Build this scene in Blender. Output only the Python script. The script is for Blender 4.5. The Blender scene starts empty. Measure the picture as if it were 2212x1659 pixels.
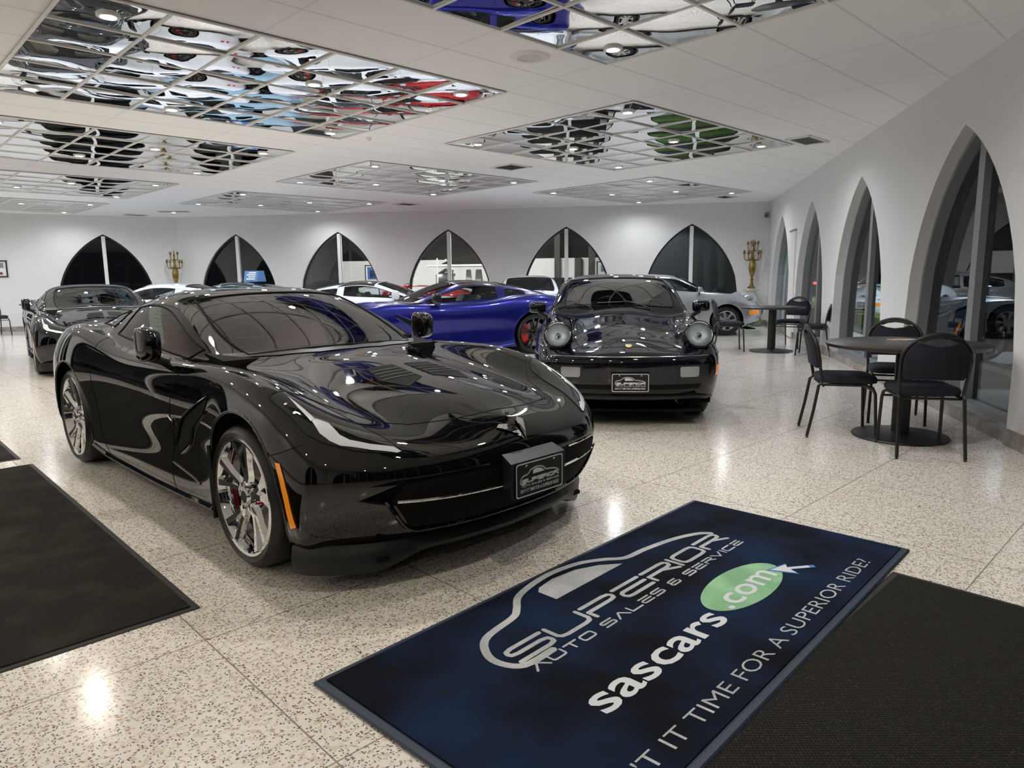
import bpy, bmesh, math, random
import numpy as np
from mathutils import Vector, Matrix
from mathutils.bvhtree import BVHTree
random.seed(7)
PI = math.pi
D = bpy.data
COL = bpy.context.scene.collection
R = math.radians

# ------------------------------------------------------------------ camera, world, exposure
HC = 1.293                       # camera height
cam_d = D.cameras.new('camera')
cam = D.objects.new('camera', cam_d); COL.objects.link(cam)
cam_d.sensor_width = 36.0
cam_d.lens = 36.0 * 1516.8 / 2212.0
cam_d.clip_start = 0.05; cam_d.clip_end = 300
cam.matrix_world = (Matrix.Translation((0, 0, HC)) @ Matrix.Rotation(R(90 - 8.714), 4, 'X') @ Matrix.Rotation(R(0.645) * -1, 4, 'Z'))
SC = bpy.context.scene
SC.camera = cam
SC.view_settings.view_transform = 'Standard'
SC.view_settings.look = 'None'
SC.view_settings.gamma = 1.0
SC.view_settings.use_curve_mapping = False
SC.view_settings.exposure = 0.42
SC.cycles.max_bounces = 9
SC.cycles.use_adaptive_sampling = True
SC.cycles.adaptive_threshold = 0.03
SC.cycles.diffuse_bounces = 6
SC.cycles.glossy_bounces = 5
SC.cycles.transmission_bounces = 4
SC.cycles.transparent_max_bounces = 12
SC.cycles.caustics_reflective = True
SC.cycles.blur_glossy = 1.0
SC.cycles.caustics_refractive = False
SC.cycles.sample_clamp_indirect = 4.0
SC.cycles.use_denoising = True
W = D.worlds.new('world'); SC.world = W
W.use_nodes = True
W.node_tree.nodes['Background'].inputs[0].default_value = (0.010, 0.011, 0.013, 1)
W.node_tree.nodes['Background'].inputs[1].default_value = 0.35

SPOT_W = 44.0                    # one ceiling spotlight
# grid frame of the building: a runs right-forward, b left-forward
YAW = R(45.913)
EA = np.array([math.sin(YAW), math.cos(YAW)]); EB = np.array([-math.cos(YAW), math.sin(YAW)])
ROT = math.atan2(EA[1], EA[0])
T = 0.61
HCEIL = 3.05
def ab(a, b): p = EA * a + EB * b; return (float(p[0]), float(p[1]))
def tile(i, j): return ab(4.913 + T * i, 5.112 + T * j)

# ------------------------------------------------------------------ materials
MATS = {}
def mat(name, color=(0.8, 0.8, 0.8), rough=0.5, metal=0.0, coat=0.0, emit=None, estr=1.0, spec=0.5, fn=None, alpha=None):
    if name in MATS: return MATS[name]
    m = D.materials.new(name); m.use_nodes = True
    b = m.node_tree.nodes['Principled BSDF']
    b.inputs['Base Color'].default_value = (*color, 1)
    b.inputs['Roughness'].default_value = rough
    b.inputs['Metallic'].default_value = metal
    b.inputs['Specular IOR Level'].default_value = spec
    b.inputs['Coat Weight'].default_value = coat
    b.inputs['Coat Roughness'].default_value = 0.02
    if emit:
        b.inputs['Emission Color'].default_value = (*emit, 1)
        b.inputs['Emission Strength'].default_value = estr
    if fn: fn(m, m.node_tree, b)
    MATS[name] = m
    return m

class NT:
    def __init__(s, nt): s.nt = nt
    def n(s, t, **kw):
        x = s.nt.nodes.new(t)
        for k, v in kw.items(): setattr(x, k, v)
        return x
    def l(s, a, b): s.nt.links.new(a, b)
    def math(s, op, a, b=None, c=None):
        x = s.n('ShaderNodeMath', operation=op)
        for i, v in enumerate((a, b, c)):
            if v is None: continue
            if isinstance(v, (int, float)): x.inputs[i].default_value = v
            else: s.l(v, x.inputs[i])
        return x.outputs[0]
    def mix(s, f, a, b):
        x = s.n('ShaderNodeMix', data_type='RGBA')
        if isinstance(f, (int, float)): x.inputs[0].default_value = f
        else: s.l(f, x.inputs[0])
        for i, v in ((6, a), (7, b)):
            if isinstance(v, tuple): x.inputs[i].default_value = (*v, 1)
            else: s.l(v, x.inputs[i])
        return x.outputs[2]
    def obj(s): return s.n('ShaderNodeTexCoord').outputs['Object']
    def mapping(s, v, scale=(1, 1, 1), loc=(0, 0, 0), rot=(0, 0, 0)):
        x = s.n('ShaderNodeMapping'); s.l(v, x.inputs[0])
        x.inputs['Scale'].default_value = scale; x.inputs['Location'].default_value = loc; x.inputs['Rotation'].default_value = rot
        return x.outputs[0]
    def noise(s, v, scale, detail=3, rough=0.5):
        x = s.n('ShaderNodeTexNoise'); s.l(v, x.inputs['Vector'])
        x.inputs['Scale'].default_value = scale; x.inputs['Detail'].default_value = detail; x.inputs['Roughness'].default_value = rough
        return x.outputs['Fac']
    def voro(s, v, scale):
        x = s.n('ShaderNodeTexVoronoi'); s.l(v, x.inputs['Vector']); x.inputs['Scale'].default_value = scale
        return x
    def bump(s, h, b, strength=0.2, dist=0.01):
        x = s.n('ShaderNodeBump'); s.l(h, x.inputs['Height']); x.inputs['Strength'].default_value = strength; x.inputs['Distance'].default_value = dist
        s.l(x.outputs[0], b.inputs['Normal'])
    def ramp(s, v, lo, hi):
        x = s.n('ShaderNodeMapRange'); s.l(v, x.inputs[0]); x.inputs[1].default_value = lo; x.inputs[2].default_value = hi
        return x.outputs[0]

def f_terrazzo(m, nt, b):
    g = NT(nt); o = g.obj()
    base = g.mix(g.noise(o, 3.0, 5), (0.71, 0.68, 0.625), (0.81, 0.79, 0.745))
    base = g.mix(g.math('MULTIPLY', g.ramp(g.noise(o, 42.0, 2), 0.5, 0.62), 0.55), base, (0.52, 0.41, 0.29))
    sep0 = g.noise(g.mapping(o, loc=(5, 3, 0)), 55.0, 2)
    base = g.mix(g.math('MULTIPLY', g.ramp(sep0, 0.56, 0.66), 0.6), base, (0.80, 0.77, 0.72))
    warp = g.n('ShaderNodeVectorMath', operation='ADD')
    nz = g.n('ShaderNodeTexNoise'); g.l(o, nz.inputs['Vector']); nz.inputs['Scale'].default_value = 30
    sc = g.n('ShaderNodeVectorMath', operation='SCALE'); g.l(nz.outputs['Color'], sc.inputs[0]); sc.inputs['Scale'].default_value = 0.02
    g.l(o, warp.inputs[0]); g.l(sc.outputs[0], warp.inputs[1])
    for (scale, mp, thr, dist, colr) in ((62, (1.0, 2.1, 1), 0.56, 0.30, (0.045, 0.04, 0.035)), (66, (2.0, 1.0, 1), 0.62, 0.29, (0.07, 0.05, 0.04)), (95, (1, 1, 1), 0.70, 0.28, (0.10, 0.075, 0.055)), (60, (1, 1.3, 1), 0.86, 0.36, (0.42, 0.27, 0.18))):
        v = g.voro(g.mapping(warp.outputs[0], scale=mp, loc=(scale, 0, 0)), scale)
        sx = g.n('ShaderNodeSeparateColor'); g.l(v.outputs['Color'], sx.inputs[0])
        msk = g.math('MULTIPLY', g.math('LESS_THAN', v.outputs['Distance'], dist), g.math('GREATER_THAN', sx.outputs[0], thr))
        base = g.mix(g.math('MULTIPLY', msk, 0.92), base, colr)
    s = g.n('ShaderNodeSeparateXYZ'); g.l(o, s.inputs[0])
    jm = None
    for out, off in ((s.outputs[0], 0.85), (s.outputs[1], 2.49)):
        fr = g.math('FRACT', g.math('ADD', g.math('DIVIDE', g.math('SUBTRACT', out, off), 0.914), 100.5))
        k = g.math('LESS_THAN', g.math('ABSOLUTE', g.math('SUBTRACT', fr, 0.5)), 0.0030)
        jm = k if jm is None else g.math('MAXIMUM', jm, k)
    base = g.mix(g.math('MULTIPLY', jm, 0.8), base, (0.16, 0.13, 0.10))
    g.l(base, b.inputs['Base Color'])
    g.l(g.math('ADD', g.math('MULTIPLY', g.noise(o, 2.5, 4), 0.10), 0.10), b.inputs['Roughness'])
def f_ceiling(m, nt, b):
    g = NT(nt); o = g.obj(); s = g.n('ShaderNodeSeparateXYZ'); g.l(o, s.inputs[0])
    col = (0.83, 0.825, 0.81)
    c = g.mix(g.noise(o, 160, 2), (0.90, 0.905, 0.91), (0.93, 0.935, 0.94))
    for out, off, per, wd, k in ((s.outputs[1], 5.112, T, 0.017, 0.42), (s.outputs[0], 4.913, 2 * T, 0.008, 0.25)):
        fr = g.math('FRACT', g.math('ADD', g.math('DIVIDE', g.math('SUBTRACT', out, off), per), 100.5))
        kk = g.math('LESS_THAN', g.math('ABSOLUTE', g.math('SUBTRACT', fr, 0.5)), wd)
        c = g.mix(g.math('MULTIPLY', kk, k), c, (0.55, 0.55, 0.54))
    g.l(c, b.inputs['Base Color'])
    g.bump(g.noise(o, 260, 2), b, 0.15, 0.002)
def f_wall(m, nt, b):
    g = NT(nt); o = g.obj()
    g.l(g.mix(g.noise(o, 2.0, 5), (0.70, 0.702, 0.70), (0.76, 0.762, 0.76)), b.inputs['Base Color'])
    g.bump(g.noise(o, 90, 4), b, 0.12, 0.004)
def f_carpet(c1, c2, sc=1.0):
    def f(m, nt, b):
        g = NT(nt); o = g.obj()
        n = g.noise(o, 260 * sc, 2); n2 = g.noise(o, 5, 5)
        c = g.mix(g.ramp(n, 0.35, 0.7), c1, c2)
        c = g.mix(g.math('MULTIPLY', g.ramp(n2, 0.45, 0.75), 0.5), c, tuple(x * 1.7 for x in c2))
        g.l(c, b.inputs['Base Color']); g.bump(n, b, 0.6, 0.006)
    return f
def f_logo_mat(m, nt, b):
    g = NT(nt); o = g.obj()
    c = g.mix(g.ramp(g.noise(o, 2.2, 4), 0.40, 0.66), (0.006, 0.007, 0.012), (0.009, 0.022, 0.060))
    c = g.mix(g.math('MULTIPLY', g.ramp(g.noise(o, 7, 4), 0.58, 0.68), 0.5), c, (0.012, 0.012, 0.016))
    g.l(c, b.inputs['Base Color']); g.bump(g.noise(o, 300, 2), b, 0.5, 0.005)
def f_ribbed(m, nt, b):
    g = NT(nt); o = g.obj(); s = g.n('ShaderNodeSeparateXYZ'); g.l(o, s.inputs[0])
    wv = g.math('MULTIPLY', g.math('SINE', g.math('MULTIPLY', s.outputs[0], 420)), g.math('SINE', g.math('MULTIPLY', s.outputs[1], 420)))
    c = g.mix(g.ramp(wv, -0.2, 0.8), (0.010, 0.010, 0.010), (0.030, 0.027, 0.022))
    c = g.mix(g.math('MULTIPLY', g.ramp(g.noise(o, 120, 2), 0.55, 0.7), 0.6), c, (0.05, 0.047, 0.038))
    g.l(c, b.inputs['Base Color']); g.bump(wv, b, 0.4, 0.004)
def f_marble(c1, c2):
    def f(m, nt, b):
        g = NT(nt); g.l(g.mix(g.ramp(g.noise(g.obj(), 6, 6, 0.65), 0.4, 0.6), c1, c2), b.inputs['Base Color'])
    return f
def f_flake(c1, c2):
    def f(m, nt, b):
        g = NT(nt); g.l(g.mix(g.noise(g.obj(), 900, 1), c1, c2), b.inputs['Base Color'])
    return f
def f_tread(m, nt, b):
    g = NT(nt); o = g.obj(); s = g.n('ShaderNodeSeparateXYZ'); g.l(o, s.inputs[0])
    an = g.math('ARCTAN2', s.outputs[2], s.outputs[0])
    r = g.math('SQRT', g.math('ADD', g.math('MULTIPLY', s.outputs[0], s.outputs[0]), g.math('MULTIPLY', s.outputs[2], s.outputs[2])))
    k = g.math('LESS_THAN', g.math('FRACT', g.math('MULTIPLY', an, 42 / (2 * PI))), 0.13)
    y = g.math('ABSOLUTE', s.outputs[1])
    sh = g.math('MULTIPLY', k, g.math('GREATER_THAN', r, 0.305))
    rib = g.math('LESS_THAN', g.math('ABSOLUTE', g.math('SUBTRACT', g.math('FRACT', g.math('MULTIPLY', y, 26)), 0.5)), 0.1)
    h = g.math('SUBTRACT', 1.0, g.math('MAXIMUM', sh, rib))
    g.bump(h, b, 1.0, 0.006)
    g.l(g.mix(g.noise(o, 40, 3), (0.004, 0.004, 0.004), (0.009, 0.0088, 0.0085)), b.inputs['Base Color'])
def f_fabric(c1, c2):
    def f(m, nt, b):
        g = NT(nt); o = g.obj(); n = g.noise(o, 380, 2)
        g.l(g.mix(n, c1, c2), b.inputs['Base Color']); g.bump(n, b, 0.4, 0.003)
    return f

def glass(name, tint=(0.55, 0.58, 0.58), ior=1.5, boost=1.0):
    if name in MATS: return MATS[name]
    m = D.materials.new(name); m.use_nodes = True; nt = m.node_tree; nt.nodes.clear(); g = NT(nt)
    out = g.n('ShaderNodeOutputMaterial'); tr = g.n('ShaderNodeBsdfTransparent'); gl = g.n('ShaderNodeBsdfGlossy')
    tr.inputs[0].default_value = (*tint, 1); gl.inputs['Roughness'].default_value = 0.0
    fr = g.n('ShaderNodeFresnel'); fr.inputs[0].default_value = ior
    mx = g.n('ShaderNodeMixShader')
    g.l(g.math('MINIMUM', g.math('MULTIPLY', fr.outputs[0], boost), 1.0), mx.inputs[0])
    g.l(tr.outputs[0], mx.inputs[1]); g.l(gl.outputs[0], mx.inputs[2]); g.l(mx.outputs[0], out.inputs[0])
    MATS[name] = m; return m

M_FLOOR = mat('terrazzo', rough=0.15, spec=0.38, fn=f_terrazzo)
M_CEIL = mat('ceiling_tile', rough=0.9, fn=f_ceiling)
M_WALL = mat('plaster', rough=0.75, fn=f_wall)
M_BASE = mat('stone_base', (0.30, 0.26, 0.22), 0.25, fn=f_marble((0.22, 0.20, 0.18), (0.36, 0.33, 0.30)))
M_MIRROR = mat('mirror_acrylic', (0.88, 0.89, 0.90), 0.0, 1.0)
M_GRID = mat('white_grid_bar', (0.80, 0.80, 0.79), 0.5)
M_WHITE = mat('white_paint', (0.78, 0.78, 0.77), 0.5)
M_FRAME = mat('grey_metal_frame', (0.27, 0.28, 0.29), 0.45, 0.3)
M_LAMP = mat('lamp_glow', (1, 1, 1), 0.5, emit=(1, 0.98, 0.95), estr=45.0)
M_WGLASS = glass('window_glass', (0.80, 0.84, 0.86), 1.5)
M_PBLACK = mat('black_paint', (0.0025, 0.0025, 0.003), 0.02, 0, 0.0, spec=0.5)
M_PBLACK.node_tree.nodes['Principled BSDF'].inputs['IOR'].default_value = 1.62
M_PORBLK = mat('black_blue_paint', (0.003, 0.0035, 0.007), 0.03, 0, 0.0, spec=0.5)
M_PBLUE = mat('blue_metallic_paint', (0.01, 0.014, 0.28), 0.25, 0.6, 0.6, fn=f_flake((0.003, 0.005, 0.12), (0.008, 0.013, 0.24)))
M_PWHITE = mat('white_car_paint', (0.72, 0.76, 0.82), 0.12, 0, 1.0)
M_PSILV = mat('silver_car_paint', (0.42, 0.46, 0.50), 0.2, 0.6, 1.0, fn=f_flake((0.38, 0.42, 0.46), (0.50, 0.53, 0.56)))
M_PLBLUE = mat('light_blue_car_paint', (0.30, 0.48, 0.62), 0.2, 0.35, 1.0)
M_PRED = mat('red_car_paint', (0.45, 0.01, 0.012), 0.1, 0, 1.0)
M_PGREY = mat('blue_grey_car_paint', (0.16, 0.24, 0.33), 0.25, 0.4, 1.0)
M_CARBON = mat('carbon_roof', (0.012, 0.012, 0.014), 0.12, 0, 0.7)
M_SOFT = mat('soft_top_fabric', (0.016, 0.018, 0.024), 0.8, fn=f_fabric((0.012, 0.014, 0.02), (0.024, 0.027, 0.036)))
M_PLASTIC = mat('black_plastic', (0.008, 0.009, 0.010), 0.42)
M_MATTE = mat('matte_black', (0.006, 0.006, 0.006), 0.85, spec=0.2)
M_RUB = mat('tyre_rubber', (0.018, 0.018, 0.018), 0.42, fn=f_tread)
M_CHROME = mat('chrome', (0.86, 0.87, 0.88), 0.04, 1.0)
M_DISC = mat('brake_steel', (0.35, 0.35, 0.36), 0.3, 1.0)
M_REDCAL = mat('red_caliper', (0.62, 0.012, 0.012), 0.25, 0, 0.6)
M_BLKRIM = mat('black_rim', (0.008, 0.008, 0.009), 0.12, 0, 0.8)
M_SILRIM = mat('silver_rim', (0.55, 0.56, 0.58), 0.2, 0.9)
M_AMBER = mat('amber_lens', (0.95, 0.30, 0.02), 0.25, 0, 0.8, emit=(1, 0.3, 0.0), estr=0.12)
M_REDLENS = mat('red_lens', (0.45, 0.01, 0.01), 0.15, 0, 0.8)
M_CLEAR = mat('clear_lens', (0.70, 0.73, 0.75), 0.35, 0.25, 0.3)
M_LAMPGL = glass('lamp_glass', (0.80, 0.84, 0.88), 1.5)
M_CGLASS = glass('car_glass', (0.55, 0.60, 0.59), 1.5, 1.1)
M_CGLASSB = glass('clear_car_glass', (0.86, 0.92, 0.95), 1.45, 1.0)
M_CGLASSP = glass('lamp_haze_glass', (0.80, 0.88, 0.94), 1.5, 2.2)  # boosted reflection and blue tint imitate the haze of lamps on the windshield
M_DKGLASS = mat('privacy_glass', (0.006, 0.007, 0.008), 0.03, 0, 0.6)
M_DRL = mat('daylight_strip', (0.70, 0.74, 0.80), 0.18, 0.2, 1.0)
M_LIN = mat('haze_lightened_lining', (0.16, 0.16, 0.17), 0.8)  # lining colour lightened to stand in for haze reflected in the glass
M_REDLEATH = mat('red_leather', (0.40, 0.018, 0.018), 0.45)
M_GRYLEATH = mat('grey_leather', (0.09, 0.09, 0.10), 0.5)
M_TANLEATH = mat('tan_leather', (0.20, 0.16, 0.10), 0.5)
M_SILVERINK = mat('silver_ink', (0.74, 0.75, 0.77), 0.45)
M_PAPER = mat('window_sticker_paper', (0.72, 0.90, 0.80), 0.7)
M_INK = mat('print_ink', (0.12, 0.22, 0.18), 0.8)
M_MATBLK = mat('black_entrance_mat', (0.02, 0.02, 0.018), 0.95, spec=0.1, fn=f_carpet((0.012, 0.012, 0.010), (0.034, 0.032, 0.026)))
M_MATRIB = mat('ribbed_black_mat', (0.02, 0.02, 0.018), 0.9, spec=0.15, fn=f_ribbed)
M_MATLOGO = mat('navy_logo_mat', (0.01, 0.015, 0.03), 0.95, spec=0.1, fn=f_logo_mat)
M_MATEDGE = mat('mat_rubber_edge', (0.012, 0.012, 0.013), 0.7)
M_MATEDGEB = mat('navy_rubber_edge', (0.02, 0.035, 0.065), 0.6)
M_LOGOGREY = mat('logo_grey', (0.42, 0.44, 0.46), 0.9, fn=f_carpet((0.34, 0.36, 0.38), (0.50, 0.52, 0.54)))
M_LOGOGREEN = mat('logo_green', (0.22, 0.46, 0.26), 0.9, fn=f_carpet((0.17, 0.38, 0.20), (0.27, 0.50, 0.30)))
M_LOGOBLUE = mat('logo_blue', (0.06, 0.20, 0.55), 0.9)
M_LOGOWHITE = mat('logo_white', (0.62, 0.66, 0.70), 0.9)
M_CHAIRFAB = mat('navy_chair_fabric', (0.012, 0.014, 0.03), 0.85, fn=f_fabric((0.005, 0.0055, 0.012), (0.011, 0.012, 0.028)))
M_CHAIRMET = mat('black_powder_coat', (0.010, 0.010, 0.010), 0.4)
M_TABLE = mat('dark_laminate', (0.030, 0.026, 0.024), 0.35)
M_GOLD = mat('old_gold', (0.35, 0.24, 0.06), 0.4, 0.7, fn=f_marble((0.14, 0.10, 0.03), (0.40, 0.28, 0.07)))
M_MARBLE = mat('cream_marble', (0.6, 0.58, 0.5), 0.35, fn=f_marble((0.50, 0.48, 0.40), (0.72, 0.70, 0.64)))
M_GREENMB = mat('green_marble', (0.2, 0.26, 0.18), 0.3, fn=f_marble((0.13, 0.18, 0.11), (0.26, 0.32, 0.22)))
M_CANDLE = mat('candle_wax', (0.75, 0.73, 0.66), 0.5)
M_ASPH = mat('asphalt', (0.035, 0.035, 0.037), 0.9, fn=f_marble((0.028, 0.028, 0.03), (0.045, 0.045, 0.048)))
M_GRASS = mat('lawn_grass', (0.08, 0.16, 0.015), 0.95, fn=f_marble((0.05, 0.11, 0.01), (0.13, 0.22, 0.03)))
M_CONC = mat('kerb_concrete', (0.42, 0.41, 0.36), 0.9)
M_DKWALL = mat('dark_back_wall', (0.015, 0.015, 0.016), 0.9)
M_STREET = mat('street_lamp_glow', (1, 1, 1), 0.5, emit=(0.85, 0.93, 1.0), estr=14)
M_REDGLOW = mat('tail_light_glow', (1, 0, 0), 0.5, emit=(1, 0.03, 0.02), estr=6)
M_ADDED_TUBE = mat('added_workshop_glow', (1, 1, 1), 0.5, emit=(1, 0.97, 0.9), estr=300)  # glow of the unseen lamps added to brighten the workshop

# ------------------------------------------------------------------ mesh builder
class MB:
    def __init__(s): s.v = []; s.f = []
    def add(s, vs, fs):
        o = len(s.v); s.v += [tuple(map(float, p)) for p in vs]; s.f += [tuple(i + o for i in f) for f in fs]; return s
    def box(s, c, d, rz=0, taper=1.0, bev=0.0):
        hx, hy, hz = d[0] / 2, d[1] / 2, d[2] / 2
        if bev > 0:
            b = min(bev, hx * .9, hy * .9, hz * .9)
            pts = [(hx - b, hy), (hx, hy - b), (hx, -hy + b), (hx - b, -hy), (-hx + b, -hy), (-hx, -hy + b), (-hx, hy - b), (-hx + b, hy)]
            rings = []
            for (k, z) in ((b, -hz), (0, -hz + b), (0, hz - b), (b, hz)):
                rings.append([(x - math.copysign(min(k, abs(x)), x) * (hx - k) / hx * 0 - math.copysign(k, x) , y - math.copysign(k, y), z) if k else (x, y, z) for x, y in pts])
            vs = [p for r in rings for p in r]; fs = []
            for r in range(3):
                for i in range(8): j = (i + 1) % 8; fs.append((r * 8 + j, r * 8 + i, (r + 1) * 8 + i, (r + 1) * 8 + j))
            fs.append(tuple(range(8))); fs.append(tuple(reversed(range(24, 32))))
        else:
            vs = [(x * (taper if z > 0 else 1), y * (taper if z > 0 else 1), z) for z in (-hz, hz) for x, y in ((-hx, -hy), (hx, -hy), (hx, hy), (-hx, hy))]
            fs = [(3, 2, 1, 0), (4, 5, 6, 7), (0, 1, 5, 4), (1, 2, 6, 5), (2, 3, 7, 6), (3, 0, 4, 7)]
        cr, sr = math.cos(rz), math.sin(rz)
        s.add([(c[0] + x * cr - y * sr, c[1] + x * sr + y * cr, c[2] + z) for x, y, z in vs], fs); return s
    def tube(s, pts, r, n=10, closed=False, flat=1.0, up=(0, 0, 1), caps=True):
        P = [Vector(p) for p in pts]; m = len(P); rr = r if isinstance(r, (list, tuple)) else [r] * m
        vs = []; U = Vector(up)
        for i, p in enumerate(P):
            a = P[(i - 1) % m] if (i or closed) else p; b = P[(i + 1) % m] if (i < m - 1 or closed) else p
            t = (b - a).normalized() if (b - a).length > 1e-9 else Vector((1, 0, 0))
            x = U.cross(t)
            if x.length < 1e-3: x = Vector((1, 0, 0)).cross(t)
            if x.length < 1e-3: x = Vector((0, 1, 0)).cross(t)
            x.normalize(); y = t.cross(x)
            for k in range(n):
                an = 2 * PI * k / n; vs.append(p + x * math.cos(an) * rr[i] + y * math.sin(an) * rr[i] * flat)
        fs = []
        for i in range(m if closed else m - 1):
            j = (i + 1) % m
            for k in range(n): l = (k + 1) % n; fs.append((i * n + k, i * n + l, j * n + l, j * n + k))
        if not closed and caps: fs.append(tuple(reversed(range(n)))); fs.append(tuple(range((m - 1) * n, m * n)))
        s.add(vs, fs); return s
    def lathe(s, prof, n=32, c=(0, 0, 0), axis='z', closed=False):
        vs = []; m = len(prof)
        for r, z in prof:
            for k in range(n):
                a = 2 * PI * k / n; x, y = r * math.cos(a), r * math.sin(a)
                p = (x, y, z) if axis == 'z' else ((x, z, y) if axis == 'y' else (z, x, y))
                vs.append((c[0] + p[0], c[1] + p[1], c[2] + p[2]))
        fs = []
        for i in range(m if closed else m - 1):
            j = (i + 1) % m
            for k in range(n):
                l = (k + 1) % n; q = (i * n + k, i * n + l, j * n + l, j * n + k)
                fs.append(q if axis == 'z' else tuple(reversed(q)))
        s.add(vs, fs); return s
    def prism(s, poly, z0, z1, fr=None):
        fr = fr or (lambda x, y, z: (x, y, z)); n = len(poly)
        s.add([fr(x, y, z0) for x, y in poly] + [fr(x, y, z1) for x, y in poly],
              [tuple(reversed(range(n))), tuple(range(n, 2 * n))] + [(i, (i + 1) % n, n + (i + 1) % n, n + i) for i in range(n)]); return s
    def quad(s, a, b, c, d): s.add([a, b, c, d], [(0, 1, 2, 3)]); return s
    def sphere(s, c, r, n=14, m=8, sq=(1, 1, 1)):
        vs = [(c[0], c[1], c[2] - r * sq[2])]
        for i in range(1, m):
            ph = -PI / 2 + PI * i / m
            for k in range(n):
                a = 2 * PI * k / n; vs.append((c[0] + r * sq[0] * math.cos(ph) * math.cos(a), c[1] + r * sq[1] * math.cos(ph) * math.sin(a), c[2] + r * sq[2] * math.sin(ph)))
        vs.append((c[0], c[1], c[2] + r * sq[2])); fs = [(0, 1 + (k + 1) % n, 1 + k) for k in range(n)]
        for i in range(m - 2):
            for k in range(n): l = (k + 1) % n; fs.append((1 + i * n + k, 1 + i * n + l, 1 + (i + 1) * n + l, 1 + (i + 1) * n + k))
        fs += [(1 + (m - 2) * n + k, 1 + (m - 2) * n + (k + 1) % n, len(vs) - 1) for k in range(n)]
        s.add(vs, fs); return s
    def mesh(s, name, m, smooth=None, angle=35, merge=False):
        me = D.meshes.new(name); me.from_pydata(s.v, [], s.f); me.materials.append(m)
        bm = bmesh.new(); bm.from_mesh(me)
        if merge: bmesh.ops.remove_doubles(bm, verts=bm.verts, dist=1e-5)
        bmesh.ops.recalc_face_normals(bm, faces=bm.faces)
        if smooth:
            for f in bm.faces: f.smooth = True
            for e in bm.edges:
                if len(e.link_faces) == 2 and e.calc_face_angle(0) > R(angle): e.smooth = False
        bm.to_mesh(me); bm.free(); me.update(); return me
    def build(s, name, m, parent=None, smooth=True, angle=35, **kw):
        return link(name, s.mesh(name, m, smooth, angle, **kw), parent)

def link(name, me, parent=None):
    o = D.objects.new(name, me); COL.objects.link(o)
    if parent: o.parent = parent
    return o
def tag(o, label=None, cat=None, group=None, kind=None):
    if label: o['label'] = label
    if cat: o['category'] = cat
    if group: o['group'] = group
    if kind: o['kind'] = kind
    return o
def empty(name, loc=(0, 0, 0), rz=0, label=None, cat=None, group=None, kind=None):
    o = D.objects.new(name, None); COL.objects.link(o); o.location = loc; o.rotation_euler = (0, 0, rz); o.empty_display_size = 0.1
    return tag(o, label, cat, group, kind)
def copy_tree(o, parent=None):
    c = o.copy(); COL.objects.link(c); c.parent = parent
    for ch in [x for x in list(COL.objects) if x.parent == o]: copy_tree(ch, c)
    return c
def struct(o): o['kind'] = 'structure'; return o

# ------------------------------------------------------------------ lettering
def text_geo(body, bold=0.0):
    cu = D.curves.new('t', 'FONT'); cu.body = body; cu.size = 1.0; cu.offset = bold; cu.resolution_u = 3
    o = D.objects.new('t', cu); COL.objects.link(o)
    dg = bpy.context.evaluated_depsgraph_get(); me = D.meshes.new_from_object(o.evaluated_get(dg))
    vs = [(v.co.x, v.co.y) for v in me.vertices]; fs = [tuple(p.vertices) for p in me.polygons]
    D.objects.remove(o); D.meshes.remove(me); D.curves.remove(cu)
    return vs, fs
def put_text(mb, body, x0, x1, y0, h, fr, bold=0.0, z=0.0):
    """letters filling x0..x1, cap height h, baseline y0, through the frame fr(x, y, z)"""
    vs, fs = text_geo(body, bold); xs = [v[0] for v in vs]
    k = (x1 - x0) / (max(xs) - min(xs)); cap = 0.73
    mb.add([fr(x0 + (x - min(xs)) * k, y0 + y * h / cap, z) for x, y in vs], fs)
GL = {'S': [[(1, 1), (.18, 1), (.03, .92), (0, .75), (.03, .6), (.18, .53), (.82, .53), (.97, .45), (1, .26), (.97, .08), (.82, 0), (0, 0)]],
      'U': [[(0, 1), (0, .25), (.06, .06), (.2, 0), (.8, 0), (.94, .06), (1, .25), (1, 1)]],
      'P': [[(0, 0), (0, .5), (.8, .5), (.95, .56), (1, .75), (.95, .94), (.8, 1), (0, 1)]],
      'E': [[(0, 1), (1, 1)], [(1, .52), (.1, .52), (.02, .42), (0, .25), (.05, .06), (.2, 0), (1, 0)]],
      'R': [[(0, 0), (0, .5), (.8, .5), (.95, .56), (1, .75), (.95, .94), (.8, 1), (0, 1)], [(.55, .5), (1.02, 0)]],
      'I': [[(0, 0), (0, 1)]], 'O': [[(.2, 0), (.8, 0), (.95, .06), (1, .25), (1, .75), (.95, .94), (.8, 1), (.2, 1), (.05, .94), (0, .75), (0, .25), (.05, .06), (.2, 0)]],
      'A': [[(0, 0), (.45, 1), (.55, 1), (1, 0)]], 'T': [[(0, 1), (1, 1)], [(.5, 1), (.5, 0)]], 'L': [[(0, 1), (0, 0), (1, 0)]],
      'V': [[(0, 1), (.5, 0), (1, 1)]], 'C': [[(1, 1), (.2, 1), (.05, .94), (0, .75), (0, .25), (.05, .06), (.2, 0), (1, 0)]],
      '&': [[(.9, 1), (.2, 1), (.05, .85), (.1, .6), (.3, .52), (.8, .52)], [(.3, .52), (.05, .42), (0, .2), (.1, .03), (.3, 0), (.8, 0), (.95, .1), (.98, .4)]], ' ': []}
RZ = [0]
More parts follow.
